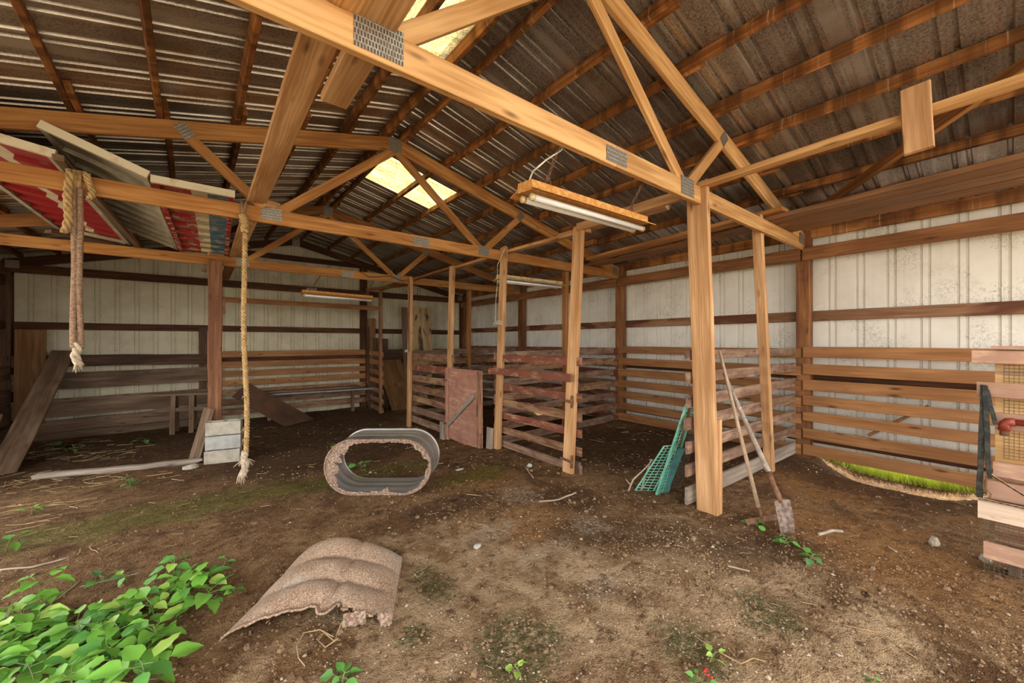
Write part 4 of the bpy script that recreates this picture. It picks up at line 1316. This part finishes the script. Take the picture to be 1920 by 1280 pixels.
def build_old_door():
    t = thing('old_door', 'old brown panelled door leaning in the dark back corner by the stall post', 'door', (3.65, 9.3, -0.27))
    p0, p1 = Vector((3.68, 9.15, -0.27)), Vector((3.46, 9.78, 1.0))
    fm_ = frame(p0, p1, up=(0, -1, 0.5)) 
    L = (p1 - p0).length
    def bx(name, x0, x1, y0, y1, z0, z1, m):
        V = [(x, y, z) for x in (x0, x1) for (y, z) in ((y0, z0), (y1, z0), (y1, z1), (y0, z1))]
        mesh(name, V, [(0, 1, 2, 3), (7, 6, 5, 4), (0, 4, 5, 1), (1, 5, 6, 2), (2, 6, 7, 3), (3, 7, 4, 0)], m, t, fm_)
    for (a, b_) in ((-0.32, -0.22), (0.22, 0.32)): bx('stile', 0, L, a, b_, -0.02, 0.02, M['ply_brown'])
    for (a, b_) in ((0, 0.14), (0.62, 0.72), (L - 0.12, L)): bx('rail', a, b_, -0.22, 0.22, -0.019, 0.019, M['ply_brown'])
    for (a, b_) in ((0.14, 0.62), (0.72, L - 0.12)): bx('panel', a, b_, -0.22, 0.22, -0.006, 0.006, M['ply_brown'])
build_old_door()
for (x0, z0, x1, z1, w, m, lb) in ((3.06, -0.25, 3.10, 2.02, 0.16, 'ply_brown', 'tallest brown board standing in the back corner beside the dark post'),
                                   (2.99, -0.25, 2.97, 1.80, 0.07, 'dark_wood', 'slim dark board standing against the dark back post'),
                                   (3.34, -0.25, 3.36, 1.50, 0.22, 'dark_wood', 'dark wide board standing behind the back stall post'),
                                   (3.14, -0.25, 3.18, 1.52, 0.20, 'dark_wood', 'dark board standing before the tallest brown board')):
    y = {'ply_brown': 9.89, 'dark_wood': 9.84}[m] - (0.05 if w == 0.22 or w == 0.20 else 0)
    o = beam('standing_board', (x0, y - 0.12, z0), (x1, y, z1), 0.022, w, M[m], up=(1, 0, 0), seg=3)
    tag(o, lb, 'board')
o = beam('dark_crate_board', (3.30, 9.72, 1.08), (3.95, 9.72, 1.10), 0.05, 0.26, M['dark_wood'], seg=3)
tag(o, 'dark plank lying across the top of the leaning old door', 'plank')
o = beam('mouldy_board', (4.36, 9.50, -0.30), (4.30, 9.72, 2.34), 0.02, 0.60, M['moldy_ply'], up=(1, 0, 0), seg=3, jit=0)
tag(o, 'tall plywood sheet with black mould leaning on the back wall', 'plywood')
o = beam('standing_board', (3.92, 9.50, -0.30), (3.90, 9.70, 2.33), 0.022, 0.22, M['weathered'], up=(1, 0, 0), seg=3)
tag(o, 'tall weathered board standing left of the mouldy plywood sheet', 'board')

# ------------------------------------------------------------------ tools leaning on the near partition
def build_tools():
    t = thing('hoe', 'hoe with a long straight pale handle leaning on the nearest stall post', 'hoe', (3.43, 1.20, 0))
    hd = tube('handle', [(3.50, 1.555, 1.345), (3.47, 1.40, 0.75), (3.435, 1.225, 0.09)], [0.012, 0.016, 0.016], M['tool_handle'], t, 8)
    tube('ferrule', [(3.436, 1.228, 0.10), (3.428, 1.20, 0.02)], [0.017, 0.012], M['rust_dark'], hd, 8)
    beam('blade', (3.28, 1.26, 0.012), (3.56, 1.14, 0.02), 0.008, 0.045, M['rust_dark'], t, up=(0.2, 0.5, 0.6), seg=3, jit=0.002)
    # shovel
    def at(x, y, d):
        u = (x - 960) / 716; v = (640 - y) / 716
        p = cf(u * d, d); return Vector((p.x, p.y, 1.43 + v * d))
    t = thing('shovel', 'spade with a grey handle and rusty square blade leaning on the near partition', 'shovel', (3.37, 1.05, 0))
    tube('handle', [at(1358, 700, 3.38), at(1385, 762, 3.25), at(1415, 828, 3.11), at(1443, 888, 2.98)], [0.014, 0.017, 0.019, 0.020], M['weathered_grey'], t, 8)
    tube('socket', [at(1441, 884, 2.985), at(1450, 908, 2.94), at(1459, 928, 2.91), at(1463, 942, 2.895)], [0.021, 0.020, 0.022, 0.014], M['rust_dark'], t, 8)
    top, bot = at(1463, 936, 2.90), at(1468, 994, 2.90)
    ax = (bot - top).normalized()
    right = Vector((CR.x, CR.y, 0)); right = (right - ax * right.dot(ax)).normalized()
    nrm = ax.cross(right)
    V, F = [], []
    nu, nv = 8, 10
    L = (bot - top).length
    for j in range(nv + 1):
        v = j / nv
        hw = 0.062 * (1 - 0.15 * max(0, (v - 0.55) / 0.45)) if v > 0.02 else 0.058
        for i in range(nu + 1):
            u = i / nu * 2 - 1
            z = 0.016 * (u * u) + 0.03 * math.sin(v * 1.6) - 0.012 * math.exp(-(u / 0.3) ** 2) * (1 - v)
            V.append(top + ax * (L * v + (0.02 * (1 - u * u) if j == nv else 0)) + right * (u * hw) - nrm * z * -1)
    for j in range(nv):
        for i in range(nu):
            a = j * (nu + 1) + i
            F.append((a, a + 1, a + nu + 2, a + nu + 1))
    o = mesh('blade', V, F, M['shovel_steel'], t, None, True)
    md = o.modifiers.new('thick', 'SOLIDIFY'); md.thickness = 0.005
build_tools()

def grid_panel(name, label, corners, mat_frame, mat_wire, nu, nv, rf, rw, solid=None):
    a, b, c, d = [Vector(p) for p in corners]     # a,b lower edge ; d,c upper edge
    t = thing(name, label, 'grille', (a + b) / 2)
    tube('frame', [a, b, c, d], rf, mat_frame, t, 6, True, False)
    parts = []
    for i in range(1, nu): parts.append(tube_data([a.lerp(b, i / nu), d.lerp(c, i / nu)], rw, 4))
    for j in range(1, nv): parts.append(tube_data([a.lerp(d, j / nv), b.lerp(c, j / nv)], rw, 4))
    V, F = merge(parts)
    o = mesh('wire_mesh', V, F, mat_wire, t)
    return t
g0 = gz(3.3, 2.0)
grid_panel('green_grille', 'long green wire grille leaning on the back of the near partition', [(3.26, 2.02, g0), (3.40, 1.99, g0), (3.37, 1.715, 0.88), (3.23, 1.715, 0.88)], M['green_paint'], M['green_paint'], 4, 26, 0.012, 0.004)
grid_panel('mesh_panel', 'rusty fine mesh panel leaning behind the green grille', [(3.42, 2.02, g0), (3.62, 1.98, g0), (3.52, 1.72, 0.80), (3.30, 1.72, 0.84)], M['rust_dark'], M['mesh_wire'], 10, 34, 0.012, 0.0022)
grid_panel('green_grille', 'short green wire grille leaning lowest beside the teal sheet', [(3.19, 2.20, g0), (3.31, 2.08, g0), (3.33, 1.86, 0.48), (3.24, 1.93, 0.47)], M['green_paint'], M['green_paint'], 3, 16, 0.008, 0.004)
slab('teal_sheet', [(3.30, 2.06, g0), (3.38, 1.98, g0), (3.36, 1.80, 0.46), (3.32, 1.84, 0.46)], 0.008, M['teal_plastic'], 'dark teal sheet leaning between the two green grilles', 'sheet')
t = thing('dead_branch', 'dead forked branch leaning left of the green grilles', 'branch', (3.15, 2.2, 0))
tube('limb', [(3.13, 2.24, g0 - 0.01), (3.17, 2.21, 0.10), (3.24, 2.14, 0.20), (3.30, 2.08, 0.30)], [0.010, 0.009, 0.008, 0.006], M['twig_grey'], t, 6)
tube('limb', [(3.22, 2.16, g0), (3.25, 2.13, 0.14), (3.27, 2.08, 0.31)], [0.009, 0.008, 0.006], M['twig_grey'], t, 6)
tube('limb', [(3.15, 2.23, 0.05), (3.12, 2.26, 0.10)], [0.006, 0.004], M['twig_grey'], t, 6)

# ------------------------------------------------------------------ boarded pen at the right edge
def build_pen():
    X = 3.75
    t = thing('boarded_pen', 'pen wall of pale red boards over flake board and wire netting at the right edge', 'pen', (X, 0.0, 0.0))
    ye = -1.0
    rows = ((1.375, 1.295, 0.145, 'board_pale_red', 0.0), (1.18, 1.09, 0.125, 'board_pale_red', 0.0), (0.995, 0.895, 0.055, 'board_pale_red', 0.03),
            (0.70, 0.61, 0.062, 'board_pale_red', 0.0), (0.575, 0.46, 0.085, 'board_pale_red', 0.03), (0.455, 0.345, 0.120, 'board_whitewash', -0.03), (0.207, 0.105, 0.098, 'board_pale_red', -0.02))
    for (z1, z0, yl, m, off) in rows:
        beam('board', (X + off, yl, (z0 + z1) / 2), (X + off, ye, (z0 + z1) / 2), 0.022, z1 - z0, M[m], t, seg=5, jit=0.002)
    beam('flake_board', (X + 0.055, 0.055, 1.0), (X + 0.055, ye, 1.0), 0.014, 0.76, M['flake_board'], t, seg=2, jit=0)
    beam('flake_board', (X + 0.058, 0.055, 0.40), (X + 0.058, ye, 0.40), 0.014, 0.42, M['stall_board'], t, seg=2, jit=0)
    beam('post', (X + 0.115, -0.02, gz(X, 0) - 0.05), (X + 0.115, -0.02, 1.36), 0.05, 0.09, M['weathered'], t, up=(1, 0, 0))
    beam('cap', (X + 0.03, 0.07, 1.392), (X + 0.03, ye, 1.392), 0.11, 0.022, M['board_pale_red'], t, seg=3)
    parts = []
    n = 60
    for i in range(n):
        y = 0.095 - i * 0.0185
        parts.append(tube_data([(X + 0.036, y, 0.0), (X + 0.036, y, 0.46)], 0.0016, 3, caps=False))
    for j in range(24):
        z = 0.01 + j * 0.0195
        parts.append(tube_data([(X + 0.036, 0.095, z), (X + 0.036, -1.0, z)], 0.0016, 3, caps=False))
    for i in range(40):
        y = 0.02 - i * 0.0185
        parts.append(tube_data([(X + 0.042, y, 0.72), (X + 0.042, y, 1.32)], 0.0013, 3, caps=False))
    for j in range(31):
        z = 0.72 + j * 0.0195
        parts.append(tube_data([(X + 0.042, 0.02, z), (X + 0.042, -0.72, z)], 0.0013, 3, caps=False))
    V, F = merge(parts)
    mesh('wire_netting', V, F, M['mesh_wire'], t)
    # red water pipe and elbow
    pp = thing('water_pipe', 'red painted water pipe end with an elbow fixed to the pen boards', 'pipe', (X - 0.03, 0.0, 0.93))
    tube('pipe', [(X - 0.04, 0.0, 0.955), (X - 0.04, -0.7, 0.955)], 0.019, M['pipe_red'], pp, 10)
    tube('elbow', [(X - 0.04, -0.02, 0.955), (X - 0.04, 0.008, 0.952), (X - 0.04, 0.018, 0.94), (X - 0.04, 0.02, 0.90)], 0.025, M['pipe_red'], pp, 10)
    tube('nipple', [(X - 0.04, 0.02, 0.905), (X - 0.04, 0.02, 0.87)], 0.018, M['rust_dark'], pp, 8)
    s = thing('webbing_strap', 'black frayed webbing strap hanging from a nail on the pen boards', 'strap', (X - 0.03, 0.1, 1.16))
    beam('strap', (X - 0.030, 0.098, 1.165), (X - 0.038, 0.112, 0.47), 0.006, 0.026, M['strap_black'], s, up=(0, 1, 0), seg=8, jit=0.003)
    beam('strap', (X - 0.036, 0.092, 1.16), (X - 0.044, 0.075, 0.60), 0.006, 0.024, M['strap_black'], s, up=(0, 1, 0), seg=8, jit=0.003)
    beam('strap', (X - 0.034, 0.086, 1.14), (X - 0.044, 0.052, 0.93), 0.006, 0.02, M['strap_black'], s, up=(0, 1, 0), seg=4, jit=0.003)
    tube('hook', [(X - 0.05, 0.092, 0.64), (X - 0.055, 0.085, 0.60), (X - 0.05, 0.095, 0.57), (X - 0.05, 0.085, 0.53), (X - 0.055, 0.068, 0.51), (X - 0.05, 0.075, 0.48), (X - 0.05, 0.09, 0.475)], 0.004, M['rust_dark'], s, 5)
    for nm, p0, p1, lb in (('perforated_strip', (X - 0.045, 0.07, 0.625), (X - 0.055, -0.55, 0.18), 'slanting perforated steel strip across the pen boards'),
                           ('perforated_strip', (X - 0.055, 0.115, 0.47), (X - 0.055, -0.6, 0.46), 'level perforated steel strip on the whitewashed pen board')):
        q = thing(nm, lb, 'metal strip', p0)
        st_ = beam('strip', p0, p1, 0.004, 0.034, M['perforated_steel'], q, up=(-1, 0, 0.6), seg=4, jit=0.001)
        fm_ = frame(p0, p1, (-1, 0, 0.6))
        for k in range(14):
            V, F = xf(beam_mesh(0.013, 0.0012, 0.009, 0.0002, 1, 0), Matrix.Translation((0.02 + k * 0.028, 0.0026, 0)))
            mesh('slot', V, F, M['slot_dark'], st_, fm_)
            V, F = xf(beam_mesh(0.013, 0.0012, 0.009, 0.0002, 1, 0), Matrix.Translation((0.02 + k * 0.028, -0.0026, 0)))
            mesh('slot', V, F, M['slot_dark'], st_, fm_)
build_pen()

# ------------------------------------------------------------------ wires and twine on the posts
t = thing('twine', 'pale twine tied around the middle stall post', 'twine', (3.05, 4.25, 1.7))
tube('cord', [(3.10, 4.20, 2.70), (3.08, 4.345, 2.50), (3.075, 4.345, 2.2), (3.06, 4.36, 2.0), (3.05, 4.35, 1.8), (3.04, 4.35, 1.66)], 0.004, M['wire_white'], t, 5)
V, F = merge([tube_data([(3.035 + 0.05 * math.cos(a), 4.27 + 0.085 * math.sin(a), 1.66 + 0.02 * k + 0.015 * math.sin(a * 2)) for a in [2 * PI * q / 12 for q in range(12)]], 0.005, 5, True) for k in range(3)])
mesh('knot', V, F, M['wire_white'], t, None, True)
t = thing('loose_wire', 'thin dark wire running down the stall post behind the tank', 'wire', (2.96, 7.2, 1.3))
tube('cord', [(2.0, 7.20, 2.72), (2.2, 7.19, 2.62), (2.6, 7.20, 2.68), (2.85, 7.20, 2.60), (2.95, 7.17, 2.66), (2.955, 7.16, 2.2), (2.94, 7.20, 1.8), (2.95, 7.16, 1.5), (2.94, 7.14, 1.24)], 0.006, M['wire_dark'], t, 5)
tube('insulator', [(2.93, 7.16, 1.26), (2.90, 7.15, 1.245), (2.87, 7.14, 1.24)], [0.02, 0.034, 0.024], M['bulb'], t, 8)

# ------------------------------------------------------------------ weeds
LEAF = []
def make_leaf(seed):
    R = random.Random(seed)
    V, F = [], []
    nl, cur = 6, R.uniform(0.15, 0.4)
    fold = R.uniform(0.1, 0.35)
    tw = R.uniform(-0.2, 0.2)
    for i in range(nl + 1):
        t = i / nl
        w = 0.345 * math.sin(PI * t ** 0.62) ** 0.9 if 0 < t < 1 else 0.005
        z = -cur * t * t + 0.10 * t
        for s in (-1, -0.5, 0, 0.5, 1):
            V.append((t, s * w, z + abs(s) * w * fold + s * w * tw + 0.025 * math.sin(t * 16) * abs(s)))
    for i in range(nl):
        for k in range(4):
            a = i * 5 + k
            F.append((a, a + 5, a + 6, a + 1))
    me = bpy.data.meshes.new('leaf')
    me.from_pydata(V, [], F)
    for p in me.polygons: p.use_smooth = True
    return me
for m in ('leaf_bright', 'leaf_bright', 'leaf_mid', 'leaf_lime', 'leaf_dull', 'leaf_mid'):
    me = make_leaf(len(LEAF) + 40)
    me.materials.append(M[m])
    LEAF.append(me)

def weed(x, y, n, size, height, seed, label, group=None, kinds=(0, 1, 2), spread=1.0, name='leafy_weed'):
    R = random.Random(seed)
    z = gz(x, y)
    t = thing(name, label, 'weed', (x, y, z), group=group)
    lean = Vector((R.uniform(-0.03, 0.03), R.uniform(-0.03, 0.03), 0))
    top = Vector((x, y, z + height)) + lean
    parts = [tube_data([(x, y, z - 0.01), (x + lean.x * 0.4, y + lean.y * 0.4, z + height * 0.5), top], [0.004, 0.003, 0.002], 5)]
    leaves = []
    a0 = R.uniform(0, 6.28)
    for k in range(n):
        f = (k + 0.5) / n
        a = a0 + k * 2.4 + R.uniform(-0.4, 0.4)
        h = height * (0.25 + 0.75 * f)
        base = Vector((x, y, z)) + lean * (h / max(height, 0.01)) + Vector((0, 0, h))
        pet = size * R.uniform(0.25, 0.8) * spread * (1.1 - 0.5 * f)
        d = Vector((math.cos(a), math.sin(a), 0.25))
        tip = base + d * pet
        parts.append(tube_data([base, tip], 0.0016, 4))
        s = size * R.uniform(0.7, 1.2) * (1.05 - 0.3 * f)
        m = Matrix.Translation(tip) @ Matrix.Rotation(a, 4, 'Z') @ Matrix.Rotation(R.uniform(-0.25, 0.55) - 0.25 * f, 4, 'Y') @ Matrix.Rotation(R.uniform(-0.4, 0.4), 4, 'X') @ Matrix.Scale(s, 4)
        o = bpy.data.objects.new('leaf', LEAF[R.choice(kinds)])
        link(o, t, m)
    V, F = merge(parts)
    mesh('stem', V, F, M['stem_green'], t)
    return t

GP = 'weeds of the dense patch at the lower left'
LP = 'broad leaved green weed crowded in the dense patch at the lower left'
R = random.Random(77)
cnt = 0
tries = 0
spots = []
while cnt < 34 and tries < 5000:
    tries += 1
    lat = R.uniform(-2.45, -1.45)
    d = R.uniform(1.55, 2.28)
    # patch outline in camera-plan coordinates: a wedge from the lower left corner up to the right
    px = 960 + 716 * lat / d; py = 640 + 716 * 1.43 / d
    if px < -60: continue
    top = 1215 - (px - 60) * 0.42 if px > 120 else 1165
    if px > 330: 
        if not (1070 < py < 1150 and px < 385): continue
    if py < top or py > 1340: continue
    if px > 300 and py > 1150 and py < 1215: continue
    if px > 320: 
        if py > 1150: continue
    p = cf(lat, d)
    if any((p.x - q[0]) ** 2 + (p.y - q[1]) ** 2 < 0.0085 for q in spots): continue
    spots.append((p.x, p.y))
    weed(p.x, p.y, R.randint(7, 10), R.uniform(0.09, 0.135), R.uniform(0.04, 0.13), 100 + cnt, LP, GP, kinds=(0, 0, 1, 1, 2, 3) if R.random() < 0.85 else (2, 5, 1))
    cnt += 1
def at_px(px, py, z=0.0):
    d = 716 * (1.43 - z) / (py - 640)
    p = cf((px - 960) / 716 * d, d)
    return p.x, p.y
for (px, py, n, s, h, kk, lb) in (
        (82, 1112, 8, 0.10, 0.12, (0, 1), 'upright bright weed standing alone above the dense patch at the left'),
        (30, 1165, 9, 0.10, 0.10, (0, 1, 2), 'bushy weed at the left edge just above the dense patch'),
        (190, 1092, 5, 0.075, 0.04, (2, 4), 'low creeping weed between the lone weed and the patch top'),
        (238, 1086, 4, 0.055, 0.05, (2, 3), 'tiny weed left of the top end of the dense patch'),
        (325, 1085, 10, 0.075, 0.12, (2, 5, 3), 'weed with a pale round leaf at the top end of the patch'),
        (418, 1062, 3, 0.055, 0.03, (2, 5), 'small two leaved seedling right of the patch top'),
        (440, 1108, 4, 0.05, 0.01, (2, 0), 'flattened green seedling beside the left edge of the fluted sheet'),
        (395, 1128, 3, 0.05, 0.02, (2, 5), 'small seedling just right of the dense patch'),
        (245, 893, 5, 0.11, 0.10, (4, 2), 'dull green weed in front of the fallen grey beam'),
        (676, 880, 6, 0.12, 0.06, (4, 2), 'green weed seen through the opening of the oval tank'),
        (627, 832, 4, 0.09, 0.04, (2, 0), 'small weed behind the left end of the oval tank'),
        (1420, 985, 3, 0.075, 0.02, (2, 5), 'single broad leaf seedling at the foot of the hoe'),
        (1478, 1022, 7, 0.075, 0.05, (4, 2, 5), 'left dark green sprig on the dirt before the spade blade'),
        (1518, 1050, 8, 0.07, 0.04, (4, 2, 5), 'right dark green sprig on the dirt before the spade blade'),
        (640, 1290, 9, 0.062, 0.055, (2, 5), 'weed at the bottom edge below the fluted sheet'),
        (978, 1272, 5, 0.045, 0.05, (0, 3), 'bright seedling at the bottom centre by the dark moss'),
        (1330, 1240, 4, 0.042, 0.05, (3, 3), 'lime green seedling on a trailing vine at the bottom'),
        (1640, 1290, 6, 0.04, 0.04, (2, 4), 'small weed at the bottom edge right of the berry sprig'),
        (10, 1022, 6, 0.09, 0.10, (0, 2), 'weed at the left edge above the pale twigs'),
        (60, 930, 4, 0.08, 0.05, (2, 0), 'small weed at the left by the splintered beam end'),
        (100, 838, 7, 0.12, 0.12, (4, 2), 'left dull weed growing among straw by the back boards'),
        (140, 842, 7, 0.12, 0.14, (4, 2), 'right dull weed growing among straw by the back boards'),
        (270, 825, 5, 0.11, 0.08, (4, 2), 'weed growing in the straw left of the concrete blocks'),
        (715, 792, 4, 0.10, 0.03, (2, 5), 'tiny weed at the foot of the back stall post')):
    z = -0.2 if py < 860 else (-0.08 if py < 900 else 0.0)
    x, y = at_px(px, py, z)
    weed(x, y, n, s, h, int(px * 3 + py), lb, kinds=kk)
# berry sprig
x, y = at_px(1322, 1285)
t = weed(x, y, 5, 0.04, 0.04, 515, 'berry sprig with tiny red fruits at the bottom edge', kinds=(2, 4), name='berry_sprig')
for k, (dx, dy, dz) in enumerate(((0.03, 0.01, 0.05), (0.025, 0.0, 0.035), (0.032, -0.012, 0.03), (0.022, 0.012, 0.045))):
    pts = [Vector((x + dx, y + dy, gz(x, y) + dz + 0.006 * math.cos(q))) for q in (PI, PI * 0.75, PI * 0.5, PI * 0.25, 0)]
    tube('berry', pts, [0.001, 0.0045, 0.006, 0.0045, 0.001], M['berry'], t, 8)

# ------------------------------------------------------------------ litter
def build_litter():
    R = random.Random(123)
    parts = []
    def straw_at(px, py, n, L, spread, r=0.0022, z=0.0):
        for _ in range(n):
            qx, qy = px + R.gauss(0, spread), py + R.gauss(0, spread * 0.35)
            if qy < 800: qy = 800
            zz = -0.22 if qy < 860 else (-0.08 if qy < 900 else 0)
            x, y = at_px(qx, qy, zz)
            if not (-2.6 < x < 5.6 and -0.5 < y < 9.6): continue
            a = R.uniform(0, 6.28); l = L * R.uniform(0.4, 1.2)
            pts = []
            for i in range(4):
                t = i / 3 - 0.5
                b = R.uniform(-0.05, 0.05) * l
                xx, yy = x + math.cos(a) * l * t - math.sin(a) * b, y + math.sin(a) * l * t + math.cos(a) * b
                pts.append((xx, yy, gz(xx, yy) + r + R.uniform(0, 0.008)))
            parts.append(tube_data(pts, r * R.uniform(0.6, 1.2), 4))
    straw_at(120, 845, 200, 0.22, 90, 0.003)
    straw_at(60, 900, 40, 0.20, 70, 0.003)
    straw_at(160, 960, 30, 0.14, 150, 0.002)
    straw_at(800, 960, 40, 0.07, 200, 0.0014)
    straw_at(1150, 980, 40, 0.07, 220, 0.0013)
    straw_at(1250, 1080, 40, 0.05, 220, 0.0011)
    straw_at(1500, 1000, 30, 0.07, 200, 0.0013)
    straw_at(900, 1120, 40, 0.05, 260, 0.001)
    straw_at(500, 960, 30, 0.08, 220, 0.0015)
    straw_at(700, 815, 60, 0.12, 150, 0.0025)
    straw_at(1150, 830, 60, 0.14, 60, 0.003)
    V, F = merge(parts)
    tag(mesh('straw', V, F, M['straw']), 'loose straw and thin twigs scattered over the dirt floor', 'straw', kind='stuff')
    parts = []
    for i in range(2600):
        if i < 1500:
            px, py = R.uniform(500, 1920), 880 + 400 * R.random() ** 1.1
        elif i < 2100:
            px, py = 1230 + R.gauss(0, 130), 1030 + R.gauss(0, 70)
        else:
            px, py = R.uniform(420, 1350), R.uniform(790, 900)
        if py < 790: continue
        zz = -0.22 if py < 860 else (-0.08 if py < 900 else 0)
        x, y = at_px(px, py, zz)
        if not (-2.6 < x < 5.6 and -0.3 < y < 9.5): continue
        s = R.uniform(0.0025, 0.008) * (1.8 if py < 900 else 1.0)
        if R.random() < 0.04: s *= 2.0
        z = gz(x, y) + s * 0.3
        a = R.uniform(0, 6.28)
        c, sn = math.cos(a) * s, math.sin(a) * s
        k = R.uniform(0.4, 1.0)
        vv = [Vector((x + c, y + sn, z)), Vector((x - sn * k, y + c * k, z)), Vector((x - c, y - sn, z)), Vector((x + sn * k, y - c * k, z)), Vector((x, y, z + s * R.uniform(0.4, 0.9)))]
        parts.append((vv, [(0, 1, 4), (1, 2, 4), (2, 3, 4), (3, 0, 4)]))
    V, F = merge(parts)
    tag(mesh('wood_chips', V, F, M['chip']), 'pale wood crumbs and grit sprinkled over the dirt floor', 'chips', kind='stuff')
    parts = []
    for i in range(5200):
        if i < 3400: px, py = R.uniform(-20, 1940), 860 + 420 * R.random() ** 1.2
        else: px, py = R.choice(((1230, 1010), (1330, 1100), (1050, 960), (1600, 1080), (880, 950))); px += R.gauss(0, 90); py += R.gauss(0, 38)
        if py < 850 or py > 1300: continue
        x, y = at_px(px, py, -0.05 if py < 900 else 0)
        if not (-2.2 < x < 5.5 and -0.3 < y < 7.5): continue
        s = R.uniform(0.003, 0.011) * (1.0 if R.random() < 0.94 else 2.2)
        z = gz(x, y)
        a = R.uniform(0, 6.28)
        vv = []
        for q in range(5):
            g = a + q * 1.2566
            rr = s * R.uniform(0.6, 1.2)
            vv.append(Vector((x + math.cos(g) * rr, y + math.sin(g) * rr, z - 0.001)))
        for q in range(5):
            p = vv[q]
            vv.append(Vector((x + (p.x - x) * 0.6, y + (p.y - y) * 0.6, z + s * R.uniform(0.4, 0.8))))
        ff = [(q, (q + 1) % 5, 5 + (q + 1) % 5, 5 + q) for q in range(5)] + [(5, 6, 7, 8, 9)]
        parts.append((vv, ff))
    V, F = merge(parts)
    tag(mesh('dirt_clods', V, F, M['clod']), 'small brown clods and crumbs of soil lying on the dirt floor', 'soil', kind='stuff')
    def stick(pxs, r, mat, label, cat='stick', lift=0.0):
        pts = []
        for (px, py) in pxs:
            x, y = at_px(px, py)
            pts.append(Vector((x, y, gz(x, y) + r + lift)))
        q = []
        for i in range(len(pts) - 1):
            for k in range(4):
                p = pts[i].lerp(pts[i + 1], k / 4)
                p.z = gz(p.x, p.y) + r + lift
                q.append(p)
        q.append(pts[-1])
        tag(tube('stick', q, r, mat, None, 6), label, cat)
    stick([(1010, 943), (1045, 938), (1080, 924)], 0.008, M['chip'], 'pale curved stick lying in front of the red stall fence')
    stick([(950, 908), (982, 888)], 0.006, M['rust_dark'], 'thin dark twig lying near the oval tank', 'twig')
    stick([(985, 878), (1000, 897)], 0.006, M['twig_grey'], 'short grey twig near the foot of the red fence', 'twig')
    stick([(1364, 1065), (1385, 1070), (1406, 1076)], 0.007, M['chip'], 'straight pale splinter lying right of the dirt centre', 'splinter')
    stick([(0, 1068), (60, 1062), (130, 1042)], 0.006, M['twig_grey'], 'long pale twig on the dirt above the lone weed at left', 'twig')
    stick([(0, 1178), (60, 1150), (110, 1122), (150, 1090)], 0.004, M['twig_grey'], 'thin grey vine stem crossing behind the left weeds', 'twig')
    stick([(170, 1095), (260, 1075), (150, 1100)], 0.003, M['twig_grey'], 'fine dry stem bent on the dirt beside the creeping weed', 'twig')
    stick([(1535, 1003), (1560, 996), (1580, 998)], 0.012, M['twig_grey'], 'short thick grey stick lying right of the spade', 'stick')
    stick([(1664, 1025), (1681, 1036)], 0.006, M['chip'], 'small white splinter lying in the right half of the dirt', 'splinter')
    stick([(1350, 1228), (1390, 1248), (1412, 1238), (1436, 1246)], 0.003, M['vine'], 'dry trailing vine on the dirt at the bottom right', 'vine', 0.01)
    stick([(1580, 1175), (1650, 1192), (1720, 1238)], 0.003, M['vine'], 'long thin root lying on the dirt at lower right', 'root')
    # looped dry tendril by the fluted sheet
    lp = [(662, 1158), (640, 1185), (628, 1205), (640, 1208), (634, 1216), (610, 1222), (597, 1208), (608, 1205), (628, 1212)]
    pts = []
    for i, (px, py) in enumerate(lp):
        x, y = at_px(px, py)
        pts.append((x, y, gz(x, y) + (0.06 if i == 0 else 0.025 + 0.02 * math.sin(i * 2))))
    tag(tube('tendril', pts, 0.0028, M['straw'], None, 5), 'straw coloured tendril curling in front of the torn fluted sheet', 'tendril')
    lp = [(626, 1198), (600, 1189), (570, 1200), (556, 1222), (560, 1240), (572, 1255)]
    pts = []
    for i, (px, py) in enumerate(lp):
        x, y = at_px(px, py)
        pts.append((x, y, gz(x, y) + 0.008 + 0.03 * math.sin(i * 0.7) ** 2))
    tag(tube('tendril', pts, 0.0026, M['straw'], None, 5), 'straw coloured arching tendril nearest the weeds below the sheet', 'tendril')
    for (px, py, s, m, lb) in ((1752, 1020, (0.035, 0.03, 0.045), 'stone', 'pale upright lump of mortar on the dirt at right'),
                               (1848, 1052, (0.04, 0.03, 0.025), 'stone', 'small stone at the corner of the boarded pen'),
                               (862, 880, (0.05, 0.02, 0.012), 'concrete_grey', 'white scrap lying on the dirt right of the oval tank'),
                               (993, 875, (0.03, 0.03, 0.025), 'concrete_grey', 'round white stone in front of the red fence'),
                               (895, 1028, (0.03, 0.02, 0.015), 'concrete_grey', 'pale pebble on the dirt in the centre')):
        x, y = at_px(px, py)
        rock('stone' if 'scrap' not in lb else 'scrap', (x, y, gz(x, y) + s[2] * 0.4), s, M[m], int(px), lb, 'stone' if 'scrap' not in lb else 'scrap')
build_litter()
